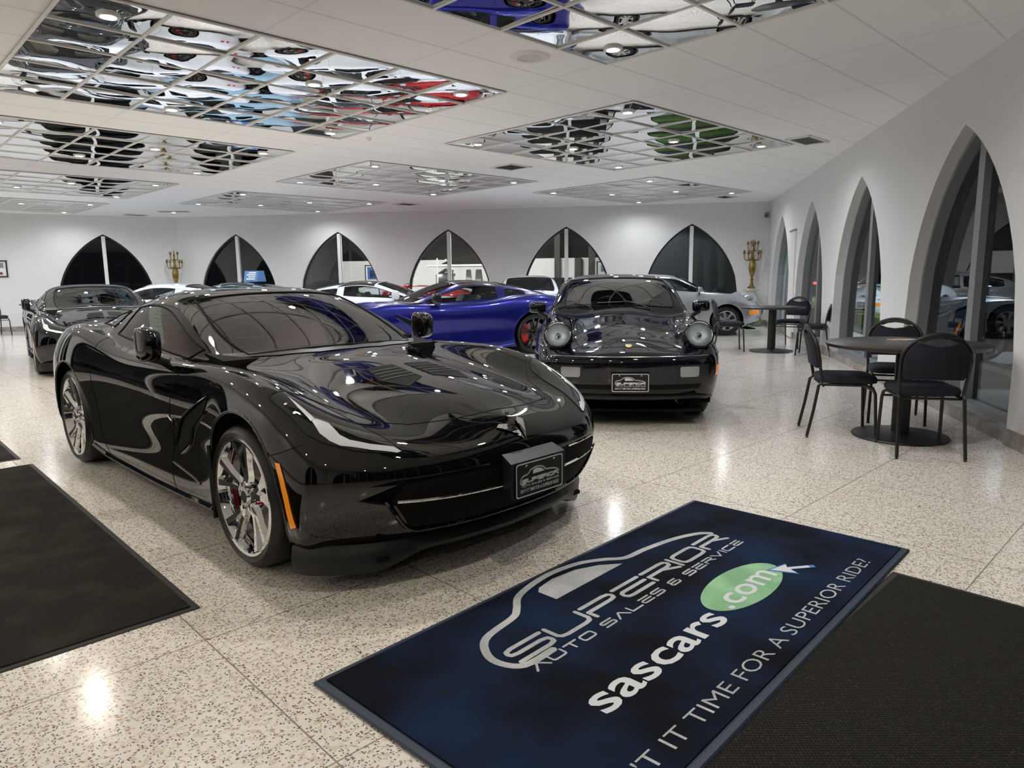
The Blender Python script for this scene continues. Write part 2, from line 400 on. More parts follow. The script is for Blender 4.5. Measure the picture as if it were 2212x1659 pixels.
def ribbon(mb, pts, w, fr, z=0.0, dz=1.2e-5):
    for (x0, y0), (x1, y1) in zip(pts[:-1], pts[1:]):
        L = math.hypot(x1 - x0, y1 - y0)
        if L < 1e-9: continue
        nx, ny = -(y1 - y0) / L * w / 2, (x1 - x0) / L * w / 2
        RZ[0] = (RZ[0] + 1) % 31; q = z + RZ[0] * dz
        mb.add([fr(x0 + nx, y0 + ny, q), fr(x0 - nx, y0 - ny, q), fr(x1 - nx, y1 - ny, q), fr(x1 + nx, y1 + ny, q)], [(0, 1, 2, 3)])
    for (x, y) in pts:
        RZ[0] = (RZ[0] + 1) % 31
        mb.add([fr(x + w / 2 * math.cos(a * PI / 5), y + w / 2 * math.sin(a * PI / 5), z + RZ[0] * dz) for a in range(10)], [tuple(range(10))])
def strokes(mb, txt, x0, x1, y0, h, w, fr, z=0, gap=0.28, ital=0.0):
    ws = [0.0 if c == 'I' else (0.35 if c == ' ' else 1.0) for c in txt]
    tot = sum(ws) + gap * (len(txt) - 1); k = (x1 - x0 - w) / tot; x = x0 + w / 2
    for c, cw in zip(txt, ws):
        for pl in GL[c]: ribbon(mb, [(x + px * cw * k + (0 if c != 'I' else px * k) + ital * py * h, y0 + w / 2 + py * (h - w)) for px, py in pl], w, fr, z)
        x += (cw + gap) * k
def smooth_line(pts, n=6, closed=False):
    P = [np.array(p, float) for p in pts]; out = []; m = len(P)
    for i in range(m if closed else m - 1):
        p0 = P[(i - 1) % m] if (i or closed) else P[0]; p1 = P[i]; p2 = P[(i + 1) % m]; p3 = P[(i + 2) % m] if (i + 2 < m or closed) else p2
        for k in range(n):
            t = k / n; out.append(tuple(0.5 * ((2 * p1) + (-p0 + p2) * t + (2 * p0 - 5 * p1 + 4 * p2 - p3) * t * t + (-p0 + 3 * p1 - 3 * p2 + p3) * t ** 3)))
    if not closed: out.append(tuple(P[-1]))
    return out
def logo(mb, mbw, x0, Wd, y0, fr, lw=0.022, lh=0.08, ls=None, sub=(-.062, .036)):
    """the dealer's car-shaped emblem: outline, window, name and second line; x0 left, Wd width, y0 base line"""
    f = lambda x, y, z=0: fr(x0 + x * Wd, y0 + y * Wd, z)
    ol = smooth_line([(.12, -.012), (.03, -.008), (.0, .04), (.012, .09), (.06, .135), (.17, .155), (.21, .18), (.27, .225), (.40, .250), (.52, .238), (.60, .20), (.655, .158), (.75, .150), (.88, .128), (.97, .095), (1.0, .065)], 5)
    ribbon(mb, ol, lw, f)
    strokes(mb, 'SUPERIOR', 0.03, 1.0, 0.0, lh, ls or lw, f, gap=0.16)
    strokes(mb, 'AUTO SALES & SERVICE', 0.03, 1.0, sub[0], sub[1], lw * 0.3, f, gap=0.3)
    wp = [(.315, .138), (.315, .20), (.335, .215), (.40, .225), (.49, .215), (.56, .185), (.615, .140)]
    mbw.add([f(x, y) for x, y in wp], [tuple(range(len(wp)))])

# ------------------------------------------------------------------ car bodies
def bspline_w(n_ctrl, sub):
    """matrix mapping n_ctrl+2 padded control points to (n_ctrl-1)*sub+1 samples of the uniform cubic B-spline"""
    N = (n_ctrl - 1) * sub + 1; Wm = np.zeros((N, n_ctrl + 2))
    for k in range(N):
        i = min(k // sub, n_ctrl - 2); t = k / sub - i
        Wm[k, i:i + 4] += np.array([(1 - t) ** 3, 3 * t ** 3 - 6 * t * t + 4, -3 * t ** 3 + 3 * t * t + 3 * t + 1, t ** 3]) / 6
    return Wm
MIR = np.array([1, -1, 1.0])
def pad_u(C): return np.concatenate([C[1:2] * MIR, C, C[-2:-1] * MIR], 0)
def pad_v(C): return np.concatenate([2 * C[:, :1] - C[:, 1:2], C, C[:, -2:-1] * MIR], 1)
def body_grid(ST, su=8, sv=7, al=0.75):
    C = np.array(ST, float)
    P = pad_u(C); Bu = (P[:-2] + 4 * P[1:-1] + P[2:]) / 6; C = C + al * (C - Bu)
    P = pad_v(C); Bv = (P[:, :-2] + 4 * P[:, 1:-1] + P[:, 2:]) / 6; dv = al * (C - Bv); dv[:, 0] = 0; C = C + dv
    C = pad_v(pad_u(C))
    Wu = bspline_w(len(ST), su); Wv = bspline_w(len(ST[0]), sv)
    G = np.einsum('ui,vj,ijk->uvk', Wu, Wv, C)
    G[:, -1, 1] = 0; G[0, :, 1] = 0; G[-1, :, 1] = 0
    return G

def st(x, rows):
    """rows of (y, z) or (x, y, z)"""
    return [((x,) + tuple(r)) if len(r) == 2 else tuple(r) for r in rows]
C7 = [
 [(.60,0,.17),(.74,0,.19),(.82,0,.27),(.875,0,.38),(.90,0,.47),(.90,0,.53),(.885,0,.575),(.86,0,.605),(.83,0,.63),(.80,0,.65),(.77,0,.665)],
 [(.58,.30,.17),(.72,.32,.19),(.80,.33,.27),(.855,.33,.38),(.875,.34,.47),(.872,.33,.535),(.85,.28,.580),(.815,.21,.61),(.78,.14,.64),(.74,.07,.665),(.70,0,.682)],
 [(.52,.54,.16),(.63,.60,.19),(.70,.645,.27),(.75,.655,.38),(.78,.635,.48),(.785,.585,.56),(.755,.50,.610),(.72,.38,.635),(.68,.26,.665),(.64,.13,.69),(.61,0,.705)],
 [(.43,.70,.15),(.47,.81,.18),(.51,.865,.28),(.545,.88,.40),(.575,.855,.52),(.59,.78,.635),(.58,.655,.675),(.56,.50,.670),(.54,.34,.700),(.52,.17,.730),(.50,0,.738)],
 [(.40,.74,.14),(.42,.86,.17),(.43,.905,.28),(.41,.92,.44),(.37,.92,.60),(.33,.86,.755),(.32,.72,.765),(.32,.57,.710),(.32,.40,.738),(.32,.2,.772),(.32,0,.778)],
 st(0, [(.78,.14),(.89,.17),(.93,.32),(.94,.48),(.935,.67),(.86,.850),(.73,.850),(.59,.772),(.43,.785),(.21,.822),(0,.828)]),
 [(-.35,.77,.13),(-.35,.875,.15),(-.35,.90,.30),(-.35,.885,.46),(-.35,.912,.65),(-.35,.855,.865),(-.37,.745,.868),(-.36,.62,.815),(-.33,.45,.825),(-.28,.22,.868),(-.25,0,.874)],
 [(-.62,.76,.12),(-.62,.865,.14),(-.62,.880,.28),(-.62,.866,.44),(-.62,.912,.625),(-.64,.862,.855),(-.78,.765,.862),(-.74,.70,.862),(-.68,.63,.864),(-.54,.32,.885),(-.48,0,.892)],
 [(-1.0,.76,.12),(-1.0,.865,.13),(-1.,.878,.28),(-1.,.868,.44),(-1.,.914,.635),(-1.,.868,.842),(-1.08,.785,.868),(-1.09,.725,.935),(-1.08,.655,1.015),(-.98,.34,1.065),(-.94,0,1.078)],
 [(-1.4,.76,.12),(-1.4,.87,.13),(-1.4,.880,.28),(-1.4,.868,.45),(-1.4,.914,.655),(-1.4,.868,.845),(-1.46,.79,.875),(-1.48,.69,1.02),(-1.50,.565,1.168),(-1.42,.30,1.215),(-1.38,0,1.225)],
 st(-1.85, [(.76,.12),(.875,.13),(.882,.28),(.876,.46),(.916,.68),(.868,.858),(.79,.885),(.69,1.04),(.56,1.188),(.3,1.232),(0,1.24)]),
 st(-2.28, [(.77,.13),(.89,.14),(.90,.28),(.905,.48),(.932,.70),(.874,.925),(.77,.945),(.66,1.03),(.53,1.135),(.3,1.185),(0,1.195)]),
 st(-2.71, [(.78,.14),(.895,.16),(.935,.32),(.948,.5),(.945,.76),(.87,.985),(.74,.99),(.62,1.01),(.50,1.065),(.28,1.105),(0,1.11)]),
 st(-3.1, [(.76,.15),(.87,.18),(.92,.32),(.925,.5),(.92,.74),(.83,.945),(.70,.96),(.58,.96),(.46,.975),(.25,.99),(0,.995)]),
 [(-3.22,.70,.16),(-3.30,.80,.2),(-3.34,.83,.32),(-3.38,.83,.5),(-3.38,.83,.72),(-3.34,.75,.90),(-3.32,.62,.92),(-3.30,.5,.925),(-3.28,.38,.93),(-3.26,.2,.94),(-3.25,0,.94)],
 [(-3.30,.40,.17),(-3.40,.48,.2),(-3.46,.50,.32),(-3.50,.52,.5),(-3.50,.52,.72),(-3.46,.48,.885),(-3.44,.42,.90),(-3.42,.32,.905),(-3.40,.22,.91),(-3.38,.11,.915),(-3.37,0,.915)],
 [(-3.32,0,.17),(-3.42,0,.2),(-3.49,0,.32),(-3.54,0,.5),(-3.54,0,.72),(-3.50,0,.875),(-3.48,0,.89),(-3.47,0,.893),(-3.46,0,.896),(-3.45,0,.898),(-3.44,0,.90)],
]
P9 = [
 [(.60,0,.25),(.74,0,.27),(.83,0,.34),(.865,0,.44),(.885,0,.53),(.875,0,.610),(.82,0,.650),(.77,0,.668),(.72,0,.685),(.68,0,.70),(.64,0,.715)],
 [(.58,.30,.25),(.72,.32,.27),(.81,.34,.34),(.845,.35,.44),(.865,.36,.53),(.855,.36,.610),(.79,.32,.648),(.74,.24,.665),(.69,.16,.685),(.64,.08,.705),(.60,0,.725)],
 [(.52,.52,.24),(.62,.60,.26),(.70,.655,.34),(.745,.68,.44),(.76,.68,.53),(.745,.67,.610),(.66,.62,.655),(.63,.46,.660),(.60,.30,.685),(.56,.15,.715),(.53,0,.735)],
 [(.42,.66,.20),(.47,.73,.22),(.51,.765,.32),(.54,.78,.42),(.55,.78,.52),(.515,.775,.64),(.50,.61,.83),(.46,.455,.705),(.44,.30,.715),(.42,.15,.740),(.40,0,.755)],
 [(.32,.70,.17),(.33,.77,.20),(.34,.80,.30),(.33,.81,.43),(.32,.81,.56),(.31,.785,.72),(.30,.61,.872),(.28,.455,.765),(.27,.30,.772),(.26,.15,.795),(.25,0,.805)],
 st(0, [(.70,.14),(.80,.17),(.822,.30),(.828,.45),(.825,.62),(.785,.785),(.63,.905),(.48,.82),(.32,.835),(.16,.86),(0,.866)]),
 [(-.3,.68,.13),(-.3,.79,.15),(-.3,.80,.30),(-.3,.81,.46),(-.3,.81,.66),(-.3,.78,.81),(-.3,.67,.915),(-.3,.54,.88),(-.3,.36,.895),(-.27,.18,.92),(-.25,0,.925)],
 [(-.5,.68,.13),(-.5,.785,.14),(-.5,.79,.30),(-.5,.80,.46),(-.5,.80,.68),(-.5,.775,.82),(-.52,.705,.912),(-.50,.665,.93),(-.47,.62,.945),(-.40,.31,.968),(-.38,0,.975)],
 [(-.8,.68,.13),(-.8,.78,.14),(-.8,.785,.30),(-.8,.80,.46),(-.8,.80,.68),(-.8,.775,.835),(-.8,.71,.91),(-.78,.655,1.005),(-.76,.60,1.095),(-.69,.30,1.13),(-.67,0,1.14)],
 [(-1.1,.68,.13),(-1.1,.78,.14),(-1.1,.785,.30),(-1.1,.80,.46),(-1.1,.80,.69),(-1.1,.775,.845),(-1.1,.71,.92),(-1.08,.64,1.08),(-1.05,.56,1.24),(-1.0,.28,1.272),(-.98,0,1.28)],
 st(-1.5, [(.68,.13),(.785,.14),(.79,.30),(.80,.46),(.80,.70),(.78,.86),(.705,.93),(.62,1.10),(.51,1.265),(.27,1.30),(0,1.31)]),
 st(-2.0, [(.70,.13),(.81,.15),(.82,.30),(.83,.47),(.82,.72),(.79,.88),(.69,.94),(.60,1.09),(.49,1.21),(.26,1.24),(0,1.25)]),
 st(-2.35, [(.71,.14),(.82,.17),(.835,.30),(.84,.48),(.835,.72),(.79,.90),(.67,.95),(.57,1.03),(.45,1.11),(.24,1.135),(0,1.14)]),
 st(-2.8, [(.70,.15),(.79,.18),(.81,.30),(.82,.48),(.81,.70),(.74,.84),(.62,.88),(.50,.90),(.38,.935),(.2,.95),(0,.955)]),
 [(-2.98,.60,.17),(-3.06,.70,.2),(-3.10,.72,.32),(-3.12,.72,.48),(-3.10,.70,.64),(-3.05,.62,.76),(-3.02,.52,.80),(-3.0,.42,.82),(-2.98,.32,.835),(-2.96,.16,.845),(-2.95,0,.85)],
 [(-3.05,.34,.17),(-3.16,.40,.2),(-3.21,.42,.32),(-3.24,.42,.48),(-3.20,.42,.64),(-3.14,.38,.73),(-3.12,.32,.755),(-3.10,.26,.765),(-3.08,.18,.775),(-3.07,.09,.78),(-3.06,0,.785)],
 [(-3.07,0,.17),(-3.18,0,.2),(-3.24,0,.32),(-3.27,0,.48),(-3.22,0,.64),(-3.16,0,.71),(-3.14,0,.725),(-3.13,0,.735),(-3.12,0,.742),(-3.11,0,.75),(-3.10,0,.755)],
]
class Body:
    """a smooth two-sided shell over control stations, cut for wheel arches and split into painted panels and glass"""
    def __init__(s, ST, arches, region, su=8, sv=7, scale=1.0):
        G = body_grid(ST, su, sv) * scale; nu, nv = G.shape[:2]; s.arches = arches; s.G = G; s.su = su; s.sv = sv
        # unsplit normals
        du = np.gradient(G, axis=0); dv = np.gradient(G, axis=1)
        dv[:, -1] = (G[:, -1] - G[:, -2]); dv[:, -1, 0] = 0; dv[:, -1, 2] = 0
        du[0] = G[1] - G[0]; du[0][:, 0] = 0; du[0][:, 2] = 0; du[-1] = G[-1] - G[-2]; du[-1][:, 0] = 0; du[-1][:, 2] = 0
        N = np.cross(du, dv); N /= np.linalg.norm(N, axis=2, keepdims=True) + 1e-12
        # outward: away from the axis of the body
        ctr = np.array([0, 0, 0.5]); ref = G - ctr; ref[:, :, 0] *= 0.15
        if (N * ref).sum() < 0: N = -N
        for k in (0, -1):
            bad = np.abs(du[k]).sum(1) < 1e-6
        Gm = G * MIR; Nm = N * MIR
        # singular corner: copy neighbour
        for (i, j) in ((0, nv - 1), (nu - 1, nv - 1)):
            ii = i + (1 if i == 0 else -1); v = N[ii, j - 1].copy(); v[1] = 0; N[i, j] = v / (np.linalg.norm(v) + 1e-9); Nm[i, j] = N[i, j]
        V = np.concatenate([G.reshape(-1, 3), Gm.reshape(-1, 3)]); NN = np.concatenate([N.reshape(-1, 3), Nm.reshape(-1, 3)])
        half = nu * nv; faces = {}; allf = []
        inside = np.zeros(len(V), bool); tgt = V.copy()
        for (xc, zc, Ra) in arches:
            d = np.hypot(V[:, 0] - xc, V[:, 2] - zc); m = (d < Ra) & (np.abs(V[:, 1]) > 0.5 * scale)
            inside |= m
            k = Ra / np.maximum(d, 1e-6)
            tgt[m, 0] = xc + (V[m, 0] - xc) * k[m]; tgt[m, 2] = zc + (V[m, 2] - zc) * k[m]
        for i in range(nu - 1):
            for j in range(nv - 1):
                q = (i * nv + j, (i + 1) * nv + j, (i + 1) * nv + j + 1, i * nv + j + 1)
                if all(inside[x] for x in q): continue
                key = region((i + .5) / su, (j + .5) / sv)
                for side in (0, 1):
                    qq = tuple(x + half * side for x in q)
                    if side: qq = tuple(reversed(qq))
                    kk = key if isinstance(key, str) else key[0] + ('.L' if side == 0 else '.R')
                    faces.setdefault(kk, []).append(qq)
        V = np.where(inside[:, None], tgt, V)
        s.V = V; s.N = NN; s.faces = faces
        af = [f for fs in faces.values() for f in fs]
        n0 = Vector(NN[half // 2]); 
        s.bvh = BVHTree.FromPolygons([Vector(v) for v in V], af)
        a, b, c = [Vector(V[k]) for k in af[len(af) // 2][:3]]
        s.flip = ((b - a).cross(c - a)).dot(Vector(NN[af[len(af) // 2][0]])) < 0
        s.meshes = {}
    def part(s, key, m):
        if key in s.meshes: return s.meshes[key]
        fs = s.faces[key]; idx = sorted({i for f in fs for i in f}); mp = {k: n for n, k in enumerate(idx)}
        me = D.meshes.new(key.split('.')[0])
        me.from_pydata([tuple(s.V[i]) for i in idx], [], [tuple(mp[i] for i in (reversed(f) if s.flip else f)) for f in fs])
        me.materials.append(m)
        me.polygons.foreach_set('use_smooth', [True] * len(fs))
        me.normals_split_custom_set_from_vertices([tuple(s.N[i]) for i in idx])
        me.update(); s.meshes[key] = me; return me
    def at(s, u, v, sg=1):
        x, y = min(u * s.su, s.G.shape[0] - 1.001), min(v * s.sv, s.G.shape[1] - 1.001); i, j = int(x), int(y); a, b = x - i, y - j
        p = (1 - a) * (1 - b) * s.G[i, j] + a * (1 - b) * s.G[i + 1, j] + (1 - a) * b * s.G[i, j + 1] + a * b * s.G[i + 1, j + 1]
        return (p[0], sg * p[1], p[2])
    def seal(s, mb, u0, u1, v0, v1, sg=1, r=.006, n=14):
        q = lambda a, b, k: a + (b - a) * k / n
        P = [s.at(q(u0, u1, k), v0, sg) for k in range(n)] + [s.at(u1, q(v0, v1, k), sg) for k in range(n)] + [s.at(q(u1, u0, k), v1, sg) for k in range(n)] + [s.at(u0, q(v1, v0, k), sg) for k in range(n)]
        mb.tube(P, r, 6, True)
    def seal_wide(s, mb, u0, u1, v0, r=.007, n=14):
        q = lambda a, b, k: a + (b - a) * k / n
        P = [s.at(q(u0, u1, k), v0, 1) for k in range(n)] + [s.at(u1, q(v0, 10, k), 1) for k in range(n)] + [s.at(u1, q(10, v0, k), -1) for k in range(n)] + [s.at(q(u1, u0, k), v0, -1) for k in range(n)] + [s.at(u0, q(v0, 10, k), -1) for k in range(n)] + [s.at(u0, q(10, v0, k), 1) for k in range(n)]
        mb.tube(P, r, 6, True)
    def hit(s, p, axis, sgn=1):
        """project a 2-D point onto the shell: axis z from above (x,y), x from the front (y,z), y from the side (x,z)"""
        if axis == 'z': o, d = Vector((p[0], p[1], 3)), Vector((0, 0, -1))
        elif axis == 'x': o, d = Vector((4 * sgn, p[0], p[1])), Vector((-sgn, 0, 0))
        else: o, d = Vector((p[0], 3 * sgn, p[1])), Vector((0, -sgn, 0))
        h, n, i, _ = s.bvh.ray_cast(o, d)
        if h is None: h, n, i, _ = s.bvh.find_nearest(o + d * 2.2)
        if n.dot(d) > 0: n = -n
        return h, n
    def patch(s, mb, poly, axis, sgn=1, off=0.003, cell=0.03):
        bm = bmesh.new(); vs = [bm.verts.new((p[0], p[1], 0)) for p in poly]; bm.faces.new(vs)
        for k, nrm in ((0, (1, 0, 0)), (1, (0, 1, 0))):
            lo = min(p[k] for p in poly); hi = max(p[k] for p in poly); n = int((hi - lo) / cell)
            for t in range(1, n + 1):
                co = [0, 0, 0]; co[k] = lo + (hi - lo) * t / (n + 1)
                bmesh.ops.bisect_plane(bm, geom=bm.verts[:] + bm.edges[:] + bm.faces[:], plane_co=co, plane_no=nrm)
        out = []
        for v in bm.verts:
            h, n = s.hit((v.co.x, v.co.y), axis, sgn); out.append(h + n * off)
        bm.verts.index_update(); mb.add(out, [tuple(v.index for v in f.verts) for f in bm.faces]); bm.free()
    def line(s, mb, pts, axis, sgn=1, r=0.003, off=0.0, n=8, sm=True):
        P = smooth_line(pts, n) if sm else pts
        mb.tube([s.hit(p, axis, sgn)[0] + s.hit(p, axis, sgn)[1] * off for p in P], r, 6)

def both(f):
    for sg in (1, -1): f(sg)

# ------------------------------------------------------------------ wheels (axle along y, face towards -y)
def wheel(name, Rt, Wt, Rr, style, rim_m, cal_m, parent, loc, left, disc=True):
    key = 'wheel_%s_%.3f_%s' % (style, Rt, rim_m.name)
    w2 = Wt / 2
    if key not in WHEELS:
        t = MB().lathe([(Rr - .004, -w2 + .012), (Rr + .012, -w2 - .002), (Rr + (Rt - Rr) * .45, -w2 - .010), (Rt - .028, -w2 - .004), (Rt - .012, -w2 + .008), (Rt - .003, -w2 + .028), (Rt, -w2 + .06), (Rt + .001, 0), (Rt, w2 - .06), (Rt - .003, w2 - .028), (Rt - .012, w2 - .008), (Rt - .028, w2 + .004), (Rr + .01, w2), (Rr - .004, w2 - .01)], 72, axis='y', closed=False)
        tm = t.mesh('tyre', M_RUB, True, 60)
        r = MB(); ft = -w2 + .006
        r.lathe([(Rr + .006, ft - .004), (Rr + .002, ft - .010), (Rr - .010, ft - .008), (Rr - .018, ft + .01), (Rr - .03, ft + .05), (Rr - .035, w2 - .03), (Rr - .01, w2)], 72, axis='y')
        if style in ('split', 'five'):
            nsp = 5
            for k in range(nsp):
                base = 2 * PI * k / nsp + PI / 2 + (0.0 if style == 'split' else .3)
                arms = (-0.235, 0.235) if style == 'split' else (0.0,)
                for da in arms:
                    sec = []
                    for q, (rr_, hw, dep, th) in enumerate(((.055, .030, ft + .018, .030), (.095, .022 if style == 'split' else .030, ft + .026, .026), (Rr * .62, .019 if style == 'split' else .028, ft + .016, .024), (Rr - .016, .030 if style == 'split' else .036, ft + .002, .03))):
                        a = base + da * (0.35 + 0.65 * rr_ / Rr) if style == 'split' else base
                        c = Vector((math.cos(a) * rr_, 0, math.sin(a) * rr_)); tn = Vector((-math.sin(a), 0, math.cos(a)))
                        tip = 0.55
                        sec.append([c + tn * hw + Vector((0, dep + th * .6, 0)), c + tn * hw * tip + Vector((0, dep - th * .25, 0)), c - tn * hw * tip + Vector((0, dep - th * .25, 0)), c - tn * hw + Vector((0, dep + th * .6, 0)), c + Vector((0, dep + th * 1.1, 0))])
                    vs = [p for q in sec for p in q]; fs = [tuple(range(5)), tuple(range(15, 20))]
                    for i in range(3):
                        for j in range(5): l = (j + 1) % 5; fs.append((i * 5 + j, i * 5 + l, (i + 1) * 5 + l, (i + 1) * 5 + j))
                    r.add(vs, fs)
        else:   # seven flat spokes
            for k in range(7):
                a = 2 * PI * k / 7
                c, s_ = math.cos(a), math.sin(a)
                r.add([(c * q - s_ * w, y, s_ * q + c * w) for q, w in ((.05, .02), (Rr - .015, .036)) for (y, w) in ((ft + .01, w), (ft + .01, -w), (ft + .04, -w), (ft + .04, w))], [(0, 1, 5, 4), (1, 2, 6, 5), (2, 3, 7, 6), (3, 0, 4, 7)])
        r.lathe([(0, ft + .002), (.028, ft + .002), (.034, ft + .010), (.036, ft + .018), (.075, ft + .022), (.078, ft + .06), (0, ft + .07)], 30, axis='y')
        for k in range(5):
            a = 2 * PI * k / 5 + PI / 2 + .3
            r.lathe([(0, ft + .004), (.009, ft + .004), (.010, ft + .03)], 8, c=(.056 * math.cos(a), 0, .056 * math.sin(a)), axis='y')
        rm = r.mesh('wheel', rim_m, True, 30)
        d = MB().lathe([(.06, ft + .10), (Rr * .72, ft + .10), (Rr * .72, ft + .125), (.06, ft + .125)], 48, axis='y').mesh('brake_disc', M_DISC, True)
        c = MB()
        prof = []
        for k in range(9):
            a = R(-48 + 12 * k); prof.append((a, Rr * .86))
        inner = [(math.cos(a) * Rr * .50, math.sin(a) * Rr * .50) for a, _ in reversed(prof)]
        poly = [(math.cos(a) * q, math.sin(a) * q) for a, q in prof] + inner
        c.prism(poly, ft + .07, ft + .15, lambda x, y, z: (x, z, y))
        cm = c.mesh('brake_caliper', cal_m, True, 40)
        WHEELS[key] = (tm, rm, d, cm)
    tm, rm, d, cm = WHEELS[key]
    o = link(name, rm, parent); o.location = loc; o.rotation_euler = (0, 0, PI if left else 0)
    link('tyre', tm, o); 
    if disc:
        link('brake_disc', d, o)
        c = link('brake_caliper', cm, o)
        if left: c.rotation_euler = (0, PI, 0)
        tag(c, ('red' if cal_m is M_REDCAL else 'dark') + ' brake caliper')
    return o
WHEELS = {}

def seat(parent, x, y, m):
    b = MB()
    def sec(cx, cz, w, h, d): return [(cx + d * q, yy, cz + zz) for q in (0,) for yy, zz in ()]
    prof = [(.0, .30), (.46, .34), (.50, .42), (.46, .47), (.10, .44), (-.02, .50), (-.12, .72), (-.20, .92), (-.26, 1.00), (-.32, .98), (-.30, .85), (-.20, .5), (-.10, .30)]
    n = len(prof); rings = []
    for yy, k in ((-.24, .9), (-.20, 1.0), (0, .97), (.20, 1.0), (.24, .9)):
        rings.append([(x + px * (1 if k == 1 else .98), y + yy * (1 - max(0, pz - .72) * .9), pz * (1 if k != .9 else .985)) for px, pz in prof])
    vs = [p for r_ in rings for p in r_]; fs = [tuple(range(n)), tuple(range(4 * n, 5 * n))]
    for i in range(4):
        for j in range(n): l = (j + 1) % n; fs.append((i * n + j, i * n + l, (i + 1) * n + l, (i + 1) * n + j))
    b.add(vs, fs); return b.build('seat', m, parent, True, 50)

def plate(parent, fr, W_, name='licence_plate'):
    """plate in the frame fr(x right, y up, z out), centred, width W_ = 0.305"""
    H_ = W_ / 2; rp = []
    for (cx, cy, a0) in ((W_ / 2 - .012, H_ / 2 - .012, 0), (-W_ / 2 + .012, H_ / 2 - .012, 90), (-W_ / 2 + .012, -H_ / 2 + .012, 180), (W_ / 2 - .012, -H_ / 2 + .012, 270)):
        for k in range(5): a = R(a0 + k * 22.5); rp.append((cx + .012 * math.cos(a), cy + .012 * math.sin(a)))
    p = MB().prism(rp, 0, .004, fr).build(name, M_PLASTIC, parent, False)
    b = MB(); inn = [(x * (W_ - .012) / W_, y * (H_ - .012) / H_) for x, y in rp]; n = len(rp)
    b.add([fr(x * .992, y * .985, .0048) for x, y in rp] + [fr(x, y, .0048) for x, y in inn], [(i, (i + 1) % n, n + (i + 1) % n, n + i) for i in range(n)])
    w = MB(); logo(b, w, -.124, .248, -.016, lambda x, y, z: fr(x, y, .005), lw=.028)
    put_text(b, "ISN'T IT TIME FOR A SUPERIOR RIDE?", -.124, .124, -.056, .016, lambda x, y, z: fr(x, y, .005), bold=.012)
    o = b.build('plate_lettering', M_SILVERINK, p, False)
    w.build('plate_emblem_window', M_SILVERINK, p, False)
    for x in (-.09, .09):
        s = MB(); s.lathe([(0, .0), (.006, .0), (.007, -.003)], 10, c=(0, 0, 0)) if 0 else s.add([fr(x + .0065 * math.cos(a * PI / 5), .062 + .0065 * math.sin(a * PI / 5), .0065) for a in range(10)] + [fr(x, .062, .008)], [(a, (a + 1) % 10, 10) for a in range(10)])
        s.build('plate_screw', M_CHROME, p, True)
    return p

# ------------------------------------------------------------------ the low sports coupe
def reg_c7(u, v):
    if 7.05 < u < 8.9 and v > 8.3: return 'windshield'
    if 7.4 < u < 10.6 and 6.2 < v < 7.6: return ('side_window',)
    if 10.9 < u < 11.75 and 6.4 < v < 7.5: return ('quarter_window',)
    if 10.85 < u < 12.9 and v > 8.3: return 'rear_window'
    if 8.95 < u < 10.85 and v > 7.72: return 'roof'
    if 1.45 < u < 7.05 and v > 6.15: return 'hood'
    if 7.1 < u < 10.75 and 1.0 < v < 6.2: return ('door',)
    if u < 3.9 and v < 6.15: return 'front_bumper'
    if u > 14.2: return 'rear_bumper'
    return 'body'
def reg_p9(u, v):
    if 7.0 < u < 8.95 and v > 8.2: return 'windshield'
    if 7.3 < u < 9.9 and 6.3 < v < 7.7: return ('side_window',)
    if 10.05 < u < 11.6 and 6.4 < v < 7.6: return ('quarter_window',)
    if 10.8 < u < 12.8 and v > 8.0: return 'rear_window'
    if 8.95 < u < 10.8 and v > 7.7: return 'roof'
    if 2.0 < u < 6.85 and v > 7.05: return 'hood'
    if 7.0 < u < 10.0 and 1.0 < v < 6.3: return ('door',)
    if (u < 3.9 and v < 5.0): return 'front_bumper'
    if u > 14.1: return 'rear_bumper'
    return 'body'
BODY = {}
def get_body(kind):
    if kind not in BODY:
        if kind == 'c7': BODY[kind] = Body(C7, [(0, .327, .385), (-2.71, .339, .395)], reg_c7, 9, 8)
        else: BODY[kind] = Body(P9, [(0, .317, .355), (-2.272, .317, .365)], reg_p9, 9, 8)
    return BODY[kind]
SHARED = {}
def shared(key, fn):
    """build a mesh once, reuse its data in every car"""
    if key not in SHARED: SHARED[key] = fn()
    return SHARED[key]
def put(name, me, parent, m=None, label=None):
    o = link(name, me, parent)
    if m is not None:
        o.material_slots[0].link = 'OBJECT'; o.material_slots[0].material = m
    if label: o['label'] = label
    return o
GLASSY = {'windshield', 'side_window', 'quarter_window', 'rear_window'}

def liner(arch, sg, yin, yout):
    b = MB()
    for (xc, zc, Ra) in (arch,):
        for sg in (sg,):
            n = 22; vs = []
            for k in range(n + 1):
                a = R(-28 + 236 * k / n)
                for y in (yout, yin): vs.append((xc + (Ra + .006) * math.cos(a), sg * y, zc + (Ra + .006) * math.sin(a)))
            fs = [(2 * i, 2 * i + 1, 2 * i + 3, 2 * i + 2) for i in range(n)]
            b.add(vs, fs)
            b.add([(xc + (Ra + .02) * math.cos(2 * PI * k / 24), sg * yin, max(.13, zc + (Ra + .02) * math.sin(2 * PI * k / 24))) for k in range(24)], [tuple(range(24))])
    return b

